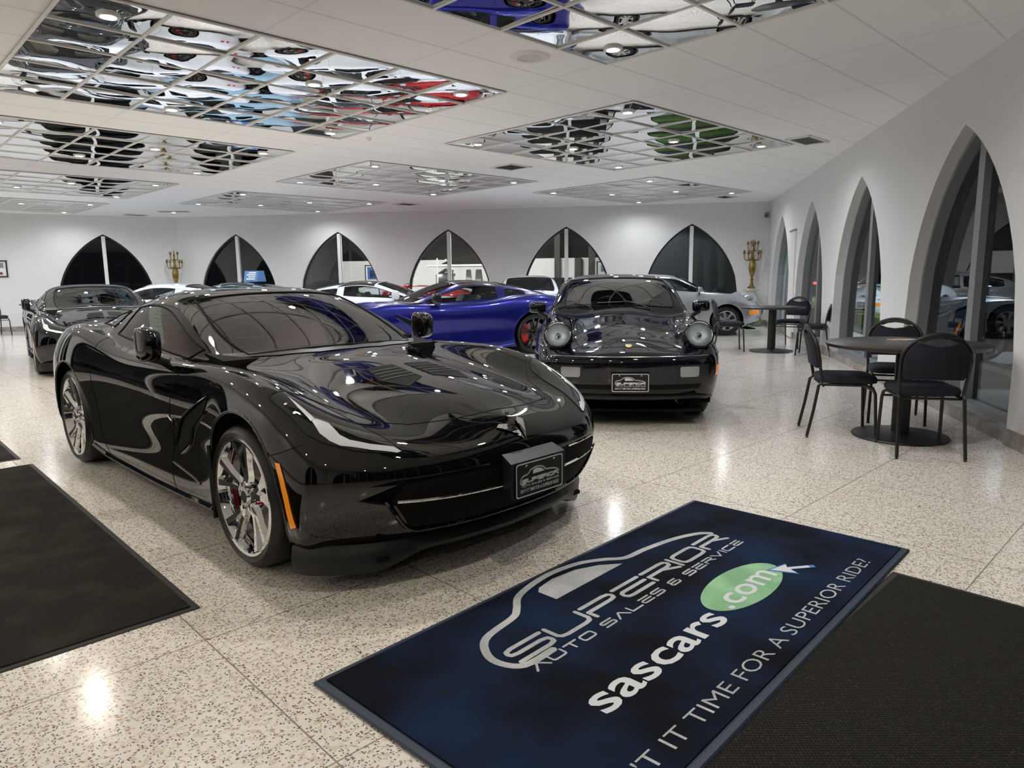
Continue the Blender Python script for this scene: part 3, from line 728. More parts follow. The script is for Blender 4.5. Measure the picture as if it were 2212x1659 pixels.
def base_car(kind, name, label, cat, pose, paint, roof=None, glass_m=None, detail=2, group=None, lining=None):
    B = get_body(kind); arches = B.arches
    e = empty(name, (pose[0], pose[1], 0), R(pose[2]), label, cat, group)
    glass_m = glass_m or M_CGLASS
    keys = list(B.faces)
    body = put('body_shell', B.part('body', M_PBLACK), e, paint)
    for k in keys:
        if k == 'body': continue
        n = k.split('.')[0]
        m = glass_m if n in GLASSY else (roof if (n == 'roof' and roof) else paint)
        put(n, B.part(k, M_PBLACK), e, m)
    w = .93 if kind == 'c7' else .80
    # underbody and wheel wells
    def und():
        b = MB(); x0, x1 = (.62, -3.30) if kind == 'c7' else (.60, -3.0); yy = .76 if kind == 'c7' else .68
        b.box(((x0 + x1) / 2, 0, .135), (x0 - x1, 2 * (.52 if kind == 'c7' else .47), .02))
        for sg in (1, -1): b.box(((arches[0][0] + arches[1][0]) / 2, sg * (yy + .5) / 2, .135), (arches[0][0] - arches[1][0] - .78, yy - .44, .02))
        b.box((x0 - .05, 0, .135), (.2, 1.3, .02)); b.box((x1 + .1, 0, .2), (.2, 1.2, .02))
        return b.mesh('underbody', M_MATTE, False)
    put('underbody', shared(kind + 'und', und), e)
    for ai, arch in enumerate(arches):
        for sg in (1, -1): put('wheel_well', shared('%slin%d%d' % (kind, ai, sg), lambda: liner(arch, sg, .58 if kind == 'c7' else .5, .885 if kind == 'c7' else .765).mesh('wheel_well', M_MATTE, True)), e)
    if name != 'open_roadster': seals(kind, e, B)
    return e, B

def seals(kind, e, B):
    W_ = {'c7': ((7.06, 8.89, 8.31), (10.89, 12.89, 8.37), ((7.45, 10.55, 6.25, 7.62), (11.0, 11.7, 6.5, 7.5))), 'p9': ((7.06, 8.9, 8.25), (10.8, 12.78, 8.0), ((7.45, 9.85, 6.38, 7.62), (10.15, 11.5, 6.5, 7.5)))}[kind]
    def mk(f): b = MB(); f(b); return b.mesh('window_seal', M_MATTE, True)
    put('window_seal', shared(kind + 'ws', lambda: mk(lambda b: B.seal_wide(b, *W_[0], r=.008))), e)
    put('window_seal', shared(kind + 'rw', lambda: mk(lambda b: B.seal_wide(b, *W_[1], r=.007))), e)
    for sg in (1, -1):
        for i, w in enumerate(W_[2]): put('window_seal', shared('%ssw%d%d' % (kind, i, sg), lambda: mk(lambda b: B.seal(b, *w, sg=sg))), e)

def cabin(e, x0, x1, hw, dash_z, m_seat, m_dash, floor_z=.2, seats=((-1.55, .36), (-1.55, -.36)), wheel_side=1):
    b = MB()
    b.box(((x0 + x1) / 2, 0, floor_z), (x0 - x1, 2 * hw, .03))
    b.box((x1, 0, (floor_z + .86) / 2), (.04, 2 * hw, .86 - floor_z))
    b.box((x0 - .02, 0, (floor_z + .80) / 2), (.04, 2 * hw, .80 - floor_z))
    for sg in (1, -1): b.box(((x0 + x1) / 2, sg * (hw + .02), (floor_z + .82) / 2), (x0 - x1, .04, .80 - floor_z))
    b.box(((x0 + x1) / 2 - .1, 0, .42), (x0 - x1 - .4, .22, .40), bev=.04)
    b.build('cabin_lining', M_MATTE if e.name.startswith('sports') else M_LIN, e, False)
    d = MB(); P = [(x0 + .12, dash_z - .01), (x0 - .10, dash_z + .015), (x0 - .28, dash_z - .01), (x0 - .36, dash_z - .07), (x0 - .34, dash_z - .25), (x0 - .1, dash_z - .30), (x0 + .12, dash_z - .2)]
    d.prism([(p[0], p[1]) for p in P], -hw, hw, lambda x, y, z: (x - (abs(z) / hw) ** 2 * .22, z, y))
    d.box((x0 - .30, wheel_side * .36, dash_z - .0), (.2, .34, .09), bev=.03)
    dd = d.build('dashboard', m_dash, e, True, 30)
    s = MB(); c = Vector((x0 - .52, wheel_side * .36, dash_z - .06)); n = Vector((-.9, 0, .42)).normalized(); u = Vector((0, 1, 0)); v = n.cross(u)
    s.tube([c + (u * math.cos(a) + v * math.sin(a)) * .178 for a in [2 * PI * k / 28 for k in range(28)]], .014, 8, True)
    s.tube([c - n * .05, c + n * .01], .05, 12)
    for a in (0, PI, -PI / 2): s.tube([c, c + (u * math.cos(a) + v * math.sin(a)) * .175], .012, 6)
    s.build('steering_wheel', M_PLASTIC, e)
    for (x, y) in seats: seat(e, x, y, m_seat)
    return dd

def mirror(e, x, y, z, sg, paint, w=.12, big=1.0):
    b = MB()
    prof = []
    b.sphere((x, y, z), 1, 18, 12, (.085 * big, w, .068 * big))
    me = b.mesh('side_mirror', paint, True, 60)
    for v in me.vertices:                                   # flat rear glass, squared housing
        d = Vector(v.co) - Vector((x, y, z)); q = [.085 * big, w, .068 * big]
        for i in (1, 2): v.co[i] = (x, y, z)[i] + math.copysign(min(1, (abs(d[i]) / q[i]) ** .45), d[i]) * q[i]
        if v.co.x < x - .03: v.co.x = x - .03
    o = link('side_mirror', me, e)
    MB().box((x - .032, y, z), (.004, w * 1.7, .105 * big), bev=.015).build('mirror_glass', M_MIRROR, o, False)
    MB().tube([(x + .02, y - sg * w * .2, z - .05 * big), (x + .03, y - sg * (w + .01), z - .095), (x + .02, y - sg * (w + .07), z - .125)], [.020, .016, .020], 8, flat=1.5).build('mirror_stalk', M_PLASTIC, o)
    return o

# pieces that follow the coupe's shell: headlamps, seams, grille, vents (measured on the car, local metres)
HL = [(.197, .850), (.279, .852), (.361, .845), (.417, .843), (.463, .839), (.545, .803), (.641, .728), (.70, .655), (.742, .590), (.742, .570), (.71, .580), (.64, .600), (.577, .620), (.418, .648), (.28, .690), (.215, .745), (.185, .80)]
def c7_details(e, B, paint, rimm, calm, chrome_trim=True, tyres=(.327, .339), wipers=True, detail=2):
    k = 'c7d%d' % detail
    def parts(nm, m, sg, fn, key=None, **kw):
        me = shared(k + (key or nm) + str(sg), lambda: (lambda b: (fn(b, sg), b)[1])(MB()).mesh(nm, m, kw.get('smooth', True), 50))
        return link(nm, me, e)
    for sg in (1, -1):
        def pan(b, sg):
            B.patch(b, [(x, sg * y) for x, y in HL], 'z', 1, .002, .025)
        h = parts('headlamp', M_DKGLASS, sg, pan)
        def drl(b, sg):
            B.patch(b, [(x, sg * y) for x, y in [(.72, .575), (.62, .690), (.555, .735), (.52, .700), (.40, .770), (.40, .78), (.515, .735), (.555, .765), (.625, .715), (.73, .585)]], 'z', 1, .005, .02)
        d = parts('daylight_strip', M_DRL, sg, lambda b, sg: (B.patch(b, [(x, sg * y) for x, y in [(.742, .575), (.739, .592), (.676, .677), (.595, .762), (.555, .785), (.505, .800), (.440, .795), (.436, .775), (.483, .746), (.520, .744), (.560, .742), (.600, .722), (.658, .664), (.712, .591)]], 'z', 1, .004, .02), B.patch(b, [(x, sg * y) for x, y in [(.436, .778), (.438, .798), (.34, .800), (.235, .792)]], 'z', 1, .004, .02)))
        d.parent = h
        if paint is M_PBLACK:
            for n_, (x, y, r_) in enumerate(((.36, .825, .008), (.29, .828, .007))):
                l = parts('lamp_projector', M_DISC, sg, lambda b, sg: b.add(*ring_on(B, x, sg * y, r_)), key='proj%d' % n_); l.parent = h
        hs = parts('lamp_seam', M_MATTE, sg, lambda b, sg: b.tube([B.hit((x, sg * y), 'z')[0] + B.hit((x, sg * y), 'z')[1] * .001 for x, y in smooth_line(HL, 4, True)], .0028, 6, True)); hs.parent = h
        # amber side marker, fender vent, emblem, handle scoop, quarter inlet
        parts('side_marker', M_AMBER, sg, lambda b, sg: B.patch(b, [(.362, .555), (.392, .555), (.420, .50), (.443, .43), (.464, .30), (.425, .285), (.412, .40), (.392, .48)], 'y', sg, .004, .02))
        parts('fender_vent', M_MATTE, sg, lambda b, sg: B.patch(b, [(-.345, .735), (-.45, .69), (-.64, .600), (-.73, .53), (-.86, .42), (-.80, .395), (-.66, .47), (-.55, .57), (-.45, .62), (-.37, .68)], 'y', sg, .003, .03))
        parts('vent_blade', paint, sg, lambda b, sg: (B.line(b, [(-.345, .742), (-.47, .69), (-.65, .605), (-.75, .525), (-.87, .42)], 'y', sg, .008, .004), B.line(b, [(-.36, .67), (-.54, .56), (-.66, .455), (-.80, .385)], 'y', sg, .007, .004), B.line(b, [(-.93, .315), (-.80, .30), (-.66, .285), (-.55, .27)], 'y', sg, .006, .001)), key='vb' + paint.name)
        parts('fender_badge', M_CHROME, sg, lambda b, sg: (B.line(b, [(-.80, .585), (-.83, .565), (-.865, .585)], 'y', sg, .006, .004, 3), B.line(b, [(-.83, .565), (-.82, .53)], 'y', sg, .005, .004, 3)))
        parts('sill_panel', paint, sg, lambda b, sg: B.line(b, [(-.42, .17), (-.9, .145), (-1.5, .14), (-2.05, .155), (-2.32, .19)], 'y', sg, .017, .002), key='sill' + paint.name)
        [parts('wheel_arch_lip', paint, sg, lambda b, sg, A=A: arch_lip(b, B, *A, sg), key='lip%.1f' % A[0] + paint.name) for A in B.arches]
        parts('mud_flap', M_MATTE, sg, lambda b, sg: b.prism([(-.385, .50), (-.352, .50), (-.338, .36), (-.345, .145), (-.365, .14), (-.378, .30)], .80, .905, lambda x, y, z: (x, sg * z, y)), smooth=False)
        mirror(e, -1.04, sg * .925, .955, sg, paint if paint is not M_PBLUE else M_CARBON, .056, 1.36)
        [parts('rear_lamp', M_REDLENS, sg, lambda b, sg: B.patch(b, [(sg * (y0), .60), (sg * (y0 + .13), .60), (sg * (y0 + .15), .72), (sg * (y0 + .02), .72)], 'x', -1, .004, .03), key='rl%.2f' % y0) for y0 in (.28, .50)]
    def seams(b, sg=0):
        for s_ in (1, -1):
            B.line(b, [(-.70, .868), (-.78, .78), (-.83, .65), (-.90, .42), (-.95, .30), (-.93, .16)], 'y', s_, .0022)
            B.line(b, [(-2.13, .925), (-2.15, .84), (-2.17, .72), (-2.165, .56), (-2.16, .39), (-2.13, .28), (-2.02, .17)], 'y', s_, .0022)
            B.line(b, [(.296, .572), (.37, .592), (.474, .634)], 'y', s_, .0022)
            B.line(b, [(.198, s_ * .729), (.34, s_ * .60), (.50, s_ * .53), (.60, s_ * .43)], 'z', 1, .0022)
            B.line(b, [(.198, s_ * .729), (-.1, s_ * .735), (-.45, s_ * .745), (-.70, s_ * .765)], 'z', 1, .002)
            B.line(b, [(-1.40, s_ * .60), (-1.9, s_ * .60), (-2.25, s_ * .56), (-2.28, s_ * .3), (-2.28, 0)], 'z', 1, .002)
        B.line(b, [(.60, -.43), (.665, -.24), (.69, 0), (.665, .24), (.60, .43)], 'z', 1, .0024)
    parts('panel_seams', M_MATTE, 0, seams)
    # cowl, header band, hood vents, grille, chrome line, lower lip
    parts('cowl', M_PLASTIC, 0, lambda b, sg: B.patch(b, [(-.46, 0), (-.48, .2), (-.57, .42), (-.70, .63), (-.76, .64), (-.64, .45), (-.535, .22), (-.505, 0), (-.535, -.22), (-.64, -.45), (-.76, -.64), (-.70, -.63), (-.57, -.42), (-.48, -.2)], 'z', 1, .004, .06))
    for sg in (1, -1):
        v = parts('hood_vent', M_MATTE, sg, lambda b, sg: B.patch(b, [(-.05, sg * .035), (-.05, sg * .20), (.14, sg * .255), (.30, sg * .19), (.20, sg * .035)], 'z', 1, .002, .04))
        lv = parts('vent_louver', M_PLASTIC, sg, lambda b, sg: [B.line(b, [(x, sg * .04), (x - .003, sg * (.215 + .2 * (x - .02)))], 'z', 1, .004, .003, 4) for x in (.02, .065, .11, .155)])
        lv.parent = v
    gr = parts('grille', M_MATTE, 0, lambda b, sg: B.patch(b, [(-.64, .415), (-.60, .475), (-.5, .487), (0, .492), (.5, .487), (.60, .475), (.64, .415), (.55, .28), (.40, .262), (0, .258), (-.40, .262), (-.55, .28)], 'x', 1, .002, .04))
    if chrome_trim:
        gt = parts('grille_bar', M_CHROME, 0, lambda b, sg: (B.line(b, [(-.62, .408), (-.50, .402), (-.3, .396), (0, .392), (.3, .396), (.50, .402), (.62, .408)], 'x', 1, .0065, .006), B.line(b, [(.30, .488), (.5, .487), (.60, .475), (.64, .417)], 'x', 1, .004, .004)))
        gt.parent = gr
    parts('grille_surround', paint, 0, lambda b, sg: (B.line(b, [(-.66, .415), (-.55, .272), (-.40, .252), (0, .246), (.40, .252), (.55, .272), (.66, .415)], 'x', 1, .010, .004)), key='gs' + paint.name)
    def lip(b, sg=0):
        P = [(.55, -.93, .0), (.66, -.78, 0), (.76, -.60, 0), (.84, -.34, 0), (.86, 0, 0)]
        P = [(.38, -.89, 0), (.46, -.865, 0), (.56, -.77, 0), (.665, -.60, 0), (.755, -.32, 0), (.785, 0, 0)]
        P = smooth_line([(p[0], p[1]) for p in P], 6); P = P + [(x, -y) for x, y in reversed(P[:-1])]
        vs = []
        for x, y in P:
            q = min(1, max(0, (abs(y) - .42) / .25)); q = q * q * (3 - 2 * q); vs += [(x - .02, y * .98, .20), (x + .006, y * 1.004, .17 - .02 * q), (x, y, .15 - .07 * q), (x - .03, y * .97, .145 - .07 * q), (x - .08, y * .94, .18)]
        fs = []
        for i in range(len(P) - 1):
            for j in range(4): fs.append((i * 5 + j, i * 5 + j + 1, (i + 1) * 5 + j + 1, (i + 1) * 5 + j))
        b.add(vs, fs)
    parts('front_lip', M_PLASTIC, 0, lip)
    # flag emblem on the nose
    h0, n0 = B.hit((.845, 0), 'z'); 
    def emb(b, sg=0):
        B.patch(b, [(.884, -.003), (.866, -.028), (.845, -.060), (.812, -.108), (.800, -.085), (.815, -.045), (.842, -.014)], 'z', 1, .008, .02)
        B.patch(b, [(.884, .003), (.862, .022), (.84, .038), (.800, .066), (.785, .045), (.805, .018), (.842, .006)], 'z', 1, .008, .02)
    parts('nose_emblem', M_CHROME, 0, emb, smooth=False)
    # wheels
    for (x, ra, rr, wt) in ((0, tyres[0], .266, .245), (-2.71, tyres[1], .280, .285)):
        for sg in (1, -1):
            wheel('wheel', ra, wt, rr, 'split', rimm, calm, e, (x, sg * (.915 - wt / 2), ra), sg > 0)

def ring_on(B, x, y, r_):
    h, n = B.hit((x, y), 'z'); u = n.cross(Vector((0, 1, 0))).normalized(); v = n.cross(u)
    return [tuple(h + n * .006 + (u * math.cos(a) + v * math.sin(a)) * r_) for a in [2 * PI * k / 12 for k in range(12)]], [tuple(range(12))]
def arch_lip(b, B, xc, zc, Ra, sg, r=.008):
    P = []
    for a in range(-18, 200, 7):
        x, z = xc + (Ra + .004) * math.cos(R(a)), zc + (Ra + .004) * math.sin(R(a))
        h, n = B.hit((x + .006 * math.cos(R(a)), z + .006 * math.sin(R(a))), 'y', sg)
        if abs(h.y) > .6: P.append((x, h.y - sg * .003, z))
    b.tube(P, r, 8)

# ------------------------------------------------------------------ the round-eyed rear-engined coupe
def p9_details(e, B, paint, rimm, scale=1.0):
    def parts(nm, m, sg, fn, key=None, smooth=True):
        me = shared('p9' + (key or nm) + str(sg), lambda: (lambda b: (fn(b, sg), b)[1])(MB()).mesh(nm, m, smooth, 50))
        return link(nm, me, e)
    for sg in (1, -1):
        ax = Vector((.93, 0, .36)).normalized(); up = Vector((0, 0, 1)); up = (up - ax * up.dot(ax)).normalized(); rt = up.cross(ax)
        c0 = Vector((.50, sg * .60, .745))
        hq = B.bvh.ray_cast(c0 + ax * 1.0, -ax)[0]; c0 = hq + ax * .066
        def fr(p, d, c0=c0): return c0 + rt * p[0] + up * p[1] + ax * d
        def disc(b, prof, n=32, c0=c0):
            vs = [fr((r_ * math.cos(2 * PI * k / n), r_ * math.sin(2 * PI * k / n)), d) for r_, d in prof for k in range(n)]
            fs = [(i * n + k, i * n + (k + 1) % n, (i + 1) * n + (k + 1) % n, (i + 1) * n + k) for i in range(len(prof) - 1) for k in range(n)]
            b.add(vs, fs)
        hb = MB(); disc(hb, [(.130, -.18), (.126, .012), (.120, .022), (.108, .024), (.106, .010)])
        h = hb.build('headlamp', paint, e, True, 50)
        b2 = MB(); disc(b2, [(.108, .012), (.095, -.006), (.06, -.022), (.001, -.028)]); r2 = b2.build('headlamp_reflector', M_CLEAR, h, True, 60)
        b5 = MB(); disc(b5, [(.028, -.018), (.024, -.002), (.001, .004)]); b5.build('headlamp_bulb_cap', M_CHROME, h, True, 60)
        b3 = MB(); disc(b3, [(.108, .014), (.085, .028), (.05, .037), (.001, .040)]); b3.build('headlamp_lens', M_LAMPGL, h, True, 60)
        b4 = MB(); disc(b4, [(.113, .020), (.110, .027), (.105, .023)]); b4.build('headlamp_ring', M_CHROME, h, True, 60)
        parts('fog_lamp', mat('fog_lens', (.30, .32, .33), .15, .2, .8), sg, lambda b, sg: B.patch(b, [(sg * .41, .53), (sg * .413, .465), (sg * .425, .452), (sg * .56, .452), (sg * .572, .465), (sg * .572, .53), (sg * .56, .54), (sg * .42, .54)], 'x', 1, .006, .03))
        parts('turn_signal', M_AMBER, sg, lambda b, sg: B.patch(b, [(.46, .535), (.68, .535), (.68, .45), (.46, .45)], 'y', sg, .006, .03))
        [parts('wheel_arch_lip', paint, sg, lambda b, sg, A=A: arch_lip(b, B, *A, sg, .007), key='lip%.1f' % A[0] + paint.name) for A in B.arches]
        mirror(e, -.60, sg * .83, .975, sg, paint, .088, .85)
        parts('bumper_trim', M_PLASTIC, sg, lambda b, sg: B.line(b, [(.38, .62), (.5, .62), (.60, .62)], 'y', sg, .009, .0))
    parts('bumper_seam', M_SILRIM, 0, lambda b, sg: B.line(b, [(-.66, .622), (-.4, .622), (0, .622), (.4, .622), (.66, .622)], 'x', 1, .0035, .001))
    parts('bumper_slot', M_MATTE, 0, lambda b, sg: B.patch(b, [(-.60, .385), (.60, .385), (.58, .345), (-.58, .345)], 'x', 1, .003, .05))
    [parts('bumper_recess', M_PLASTIC, sg, lambda b, s: B.patch(b, [(s * .385, .555), (s * .66, .555), (s * .66, .435), (s * .40, .435)], 'x', 1, .003, .04)) for sg in (1, -1)]
    parts('front_lip', M_PLASTIC, 0, lambda b, sg: b.tube(smooth_line([(.40, -.74, .24), (.48, -.72, .25), (.62, -.60, .265), (.72, -.33, .27), (.75, 0, .27), (.72, .33, .27), (.62, .60, .265), (.48, .72, .25), (.40, .74, .24)], 5), .022, 8, flat=1.3))
    parts('hood_grille', M_MATTE, 0, lambda b, sg: B.patch(b, [(-.24, -.26), (-.235, .26), (-.30, .27), (-.31, 0), (-.30, -.27)], 'z', 1, .003, .06))
    def seams(b, sg=0):
        for s_ in (1, -1):
            B.line(b, [(.60, s_ * .40), (.35, s_ * .47), (0, s_ * .53), (-.30, s_ * .60)], 'z', 1, .0028)
            B.line(b, [(-.56, .90), (-.58, .6), (-.56, .2)], 'y', s_, .0025)
            B.line(b, [(-1.50, .91), (-1.56, .6), (-1.66, .4), (-1.62, .2)], 'y', s_, .0025)
        B.line(b, [(-.30, -.60), (-.26, -.3), (-.25, 0), (-.26, .3), (-.30, .60)], 'z', 1, .0028)
        B.line(b, [(.60, -.40), (.68, -.2), (.70, 0), (.68, .2), (.60, .40)], 'z', 1, .0028)
    parts('panel_seams', M_MATTE, 0, seams)
    def wip(b, sg=0):
        for (p, q) in (((-.40, .30), (-.46, -.22)), ((-.42, -.28), (-.52, -.62))):
            h1, n1 = B.hit((p[0] + .02, p[1]), 'z'); h2, n2 = B.hit(q, 'z'); hm, nm = B.hit(((p[0] + q[0]) / 2 - .03, (p[1] + q[1]) / 2), 'z')
            b.tube([h1 + n1 * .01, (h1 + hm) / 2 + n1 * .03, hm + nm * .025], .006, 6)
            b.tube([B.hit((p[0] - .03, p[1]), 'z')[0] + n1 * .012, hm + nm * .012, h2 + n2 * .012], .006, 6)
    parts('wiper', M_PLASTIC, 0, wip)
    hc, nc = B.hit((.69, 0), 'z')
    def crest(b, sg=0):
        u = nc.cross(Vector((0, 1, 0))).normalized(); u = u if u.x < 0 else -u
        pts = [(-.026, .034), (-.018, .030), (0, .036), (.018, .030), (.026, .034), (.027, .0), (.02, -.02), (0, -.036), (-.02, -.02), (-.027, 0)]
        b.prism(pts, .001, .006, lambda x, y, z: hc + Vector((0, 1, 0)) * x + u * y + nc * z)
    parts('hood_crest', M_GOLD, 0, crest, smooth=False)
    for x in (0, -2.272):
        for sg in (1, -1):
            wheel('wheel', .317, .215, .205, 'flat', rimm, M_BLKRIM, e, (x, sg * (.765 - .105), .317), sg > 0)

# ------------------------------------------------------------------ the cars
HERO = (-.572, 3.688, -44.74)
def build_cars():
    e, B = base_car('c7', 'sports_car', 'glossy black sports coupe with chrome wheels in the foreground, dealer plate on its nose', 'car', HERO, M_PBLACK)
    c7_details(e, B, M_PBLACK, M_CHROME, M_REDCAL)
    dd = cabin(e, -.50, -2.15, .70, .885, M_REDLEATH, M_MATTE)
    d2 = MB(); d2.prism([(-.74, .80), (-.86, .815), (-.9, .77), (-.86, .70), (-.76, .70)], -.66, .66, lambda x, y, z: (x - (abs(z) / .7) ** 2 * .16, z, y)); tag(d2.build('dashboard_pad', M_REDLEATH, e, True, 30), 'red leather dashboard pad')
    # plate holder
    b = MB(); b.prism([(.905, .34), (.965, .345), (.968, .505), (.90, .535)], -.175, .175, lambda x, y, z: (x, z * (1 if x > .95 else .93), y))
    hld = b.build('plate_bracket', M_PLASTIC, e, False)
    pl = plate(hld, lambda x, y, z: (.969 + z, x, .423 + y), .305)
    # window sticker and paper inside the passenger's glass
    s = MB(); P9s = [(-1.55, .90), (-1.77, .90), (-1.77, 1.12), (-1.56, 1.12)]
    B.patch(s, [(-1.47, .92), (-1.32, .93), (-1.715, 1.145), (-1.93, 1.14)], 'y', -1, -.012, .05)
    st_ = s.build('window_sticker', M_PAPER, e)
    s = MB()
    for k in range(9):
        z = 1.11 - k * .022; xx = -1.70 + (1.145 - z) * 1.80; B.line(s, [(xx - .03, z), (xx - .09 - .04 * ((k * 7 % 3) / 2), z)], 'y', -1, .0014, -.0105, 2)
    s.build('sticker_print', M_INK, st_)
    # rear-engined coupe facing the camera
    e, B = base_car('p9', 'rear_engined_coupe', 'dark blue-black classic coupe with round headlamps facing the camera', 'car', (1.051, 6.63, -94.68), M_PORBLK, glass_m=M_CGLASSP)
    p9_details(e, B, M_PORBLK, M_SILRIM)
    cabin(e, -.42, -1.95, .66, .93, M_GRYLEATH, M_PLASTIC, seats=((-1.25, .34), (-1.25, -.34)))
    pb = MB().prism([(.86, .33), (.895, .335), (.895, .49), (.86, .49)], -.158, .158, lambda x, y, z: (x, z, y)).build('plate_bracket', M_PLASTIC, e, False)
    plate(pb, lambda x, y, z: (.897 + z, x, .412 + y), .305)
    # blue coupe seen from its left side
    e, B = base_car('c7', 'sports_car', 'metallic royal blue sports coupe with black roof and black wheels, side on', 'car', (-2.44, 11.68, 200.1), M_PBLUE, roof=M_CARBON, glass_m=M_CGLASSB)
    c7_details(e, B, M_PBLUE, M_BLKRIM, M_REDCAL, False)
    cabin(e, -.50, -2.15, .70, .885, M_GRYLEATH, M_PLASTIC)
    # convertible on the left
    e, B = base_car('c7', 'convertible_car', 'black convertible with closed fabric top parked left behind the chrome-wheeled coupe', 'car', (-6.0, 10.42, -54), M_PBLACK, roof=M_SOFT, glass_m=M_CGLASSB)
    c7_details(e, B, M_PBLACK, M_CHROME, M_REDCAL, False)
    cabin(e, -.50, -2.15, .70, .885, M_TANLEATH, M_PLASTIC)
    top = MB(); B.patch(top, [(-2.25, -.62), (-2.25, .62), (-2.62, .60), (-3.02, .50), (-3.05, 0), (-3.02, -.50), (-2.62, -.60)], 'z', 1, .012, .08)
    top.build('rear_hood_cover', M_SOFT, e)
    def simple(kind, name, label, pose, paint, roof=None, m=M_GRYLEATH, rim=M_BLKRIM, cal=M_REDCAL, sc=1.0, gm=None, drop=()):
        e, B = base_car(kind, name, label, 'car', pose, paint, roof=roof, glass_m=gm or M_CGLASSB)
        if kind == 'c7': c7_details(e, B, paint, rim, cal, False); cabin(e, -.50, -2.15, .70, .885, m, M_PLASTIC)
        else: p9_details(e, B, paint, rim); cabin(e, -.42, -1.95, .66, .93, m, M_PLASTIC, seats=((-1.25, .34), (-1.25, -.34)))
        e.scale = (sc, sc, sc)
        for o in list(COL.objects):
            if o.parent == e and o.name.split('.')[0] in drop: D.objects.remove(o)
        return e
    simple('c7', 'sports_car', 'white sports car with a black roof behind the blue coupe, nose to the right', (-1.30, 15.05, 0), M_PWHITE, M_CARBON)
    simple('c7', 'sports_car', 'pale blue sports car mostly hidden behind the black coupe, blue sign on its roof', (-8.35, 17.35, 180), M_PLBLUE, M_CARBON)
    simple('c7', 'sports_car', 'white sports car behind the black convertible, only its roof edge in view', (-8.9, 15.0, 180), M_PWHITE)
    simple('p9', 'rear_engined_coupe', 'white coupe facing the camera behind the blue coupe, only its roof arc showing', (.42, 15.25, -90), M_PWHITE, rim=M_SILRIM)
    simple('p9', 'rear_engined_coupe', 'silver coupe at the right, behind the round-headlamp coupe and the chair', (4.58, 15.6, -3.6), M_PSILV, rim=M_SILRIM)
    simple('c7', 'open_roadster', 'open red roadster by the rear wall, a sliver of red over the white car', (-3.92, 17.5, 181), M_PRED, cal=M_BLKRIM, sc=.95, drop=('roof', 'side_window', 'windshield', 'rear_window', 'quarter_window'))
    # parked outside, through the right windows
    e, B = base_car('c7', 'parked_car', 'blue-grey car parked outside behind the nearest right window', 'car', (6.9, 11.0, 176), M_PGREY, glass_m=M_DKGLASS)
    c7_details(e, B, M_PGREY, M_SILRIM, M_BLKRIM, False)
    e, B = base_car('p9', 'parked_car', 'white car parked outside beyond the second right window, by the red light', 'car', (9.3, 18.6, -150), M_PWHITE, glass_m=M_DKGLASS)
    p9_details(e, B, M_PWHITE, M_SILRIM)
build_cars()

# ------------------------------------------------------------------ the room
CR, CB, CL1, CL2, CL3, CR2 = (6.43, 17.79), (-9.5, 20.46), (-15.5, 17.26), (-6.2, 3.2), (-4.4, -5.6), (1.19, -6.55)
POLY = [CR, CB, CL1, CL2, CL3, CR2]
def to_ab(p): q = np.array(p, float); return (float(q @ EA), float(q @ EB))
def slab(name, z0, z1, m, poly):
    o = MB().prism([to_ab(p) for p in poly], z0, z1).build(name, m, None, False); o.rotation_euler = (0, 0, ROT); return struct(o)
def grow(poly, d):
    cx = sum(p[0] for p in poly) / len(poly); cy = sum(p[1] for p in poly) / len(poly)
    return [(cx + (x - cx) * (1 + d / math.hypot(x - cx, y - cy)), cy + (y - cy) * (1 + d / math.hypot(x - cx, y - cy))) for x, y in poly]
slab('floor', -.2, 0, M_FLOOR, grow(POLY, .45))
slab('ceiling', HCEIL, HCEIL + .15, M_CEIL, grow(POLY, .6))

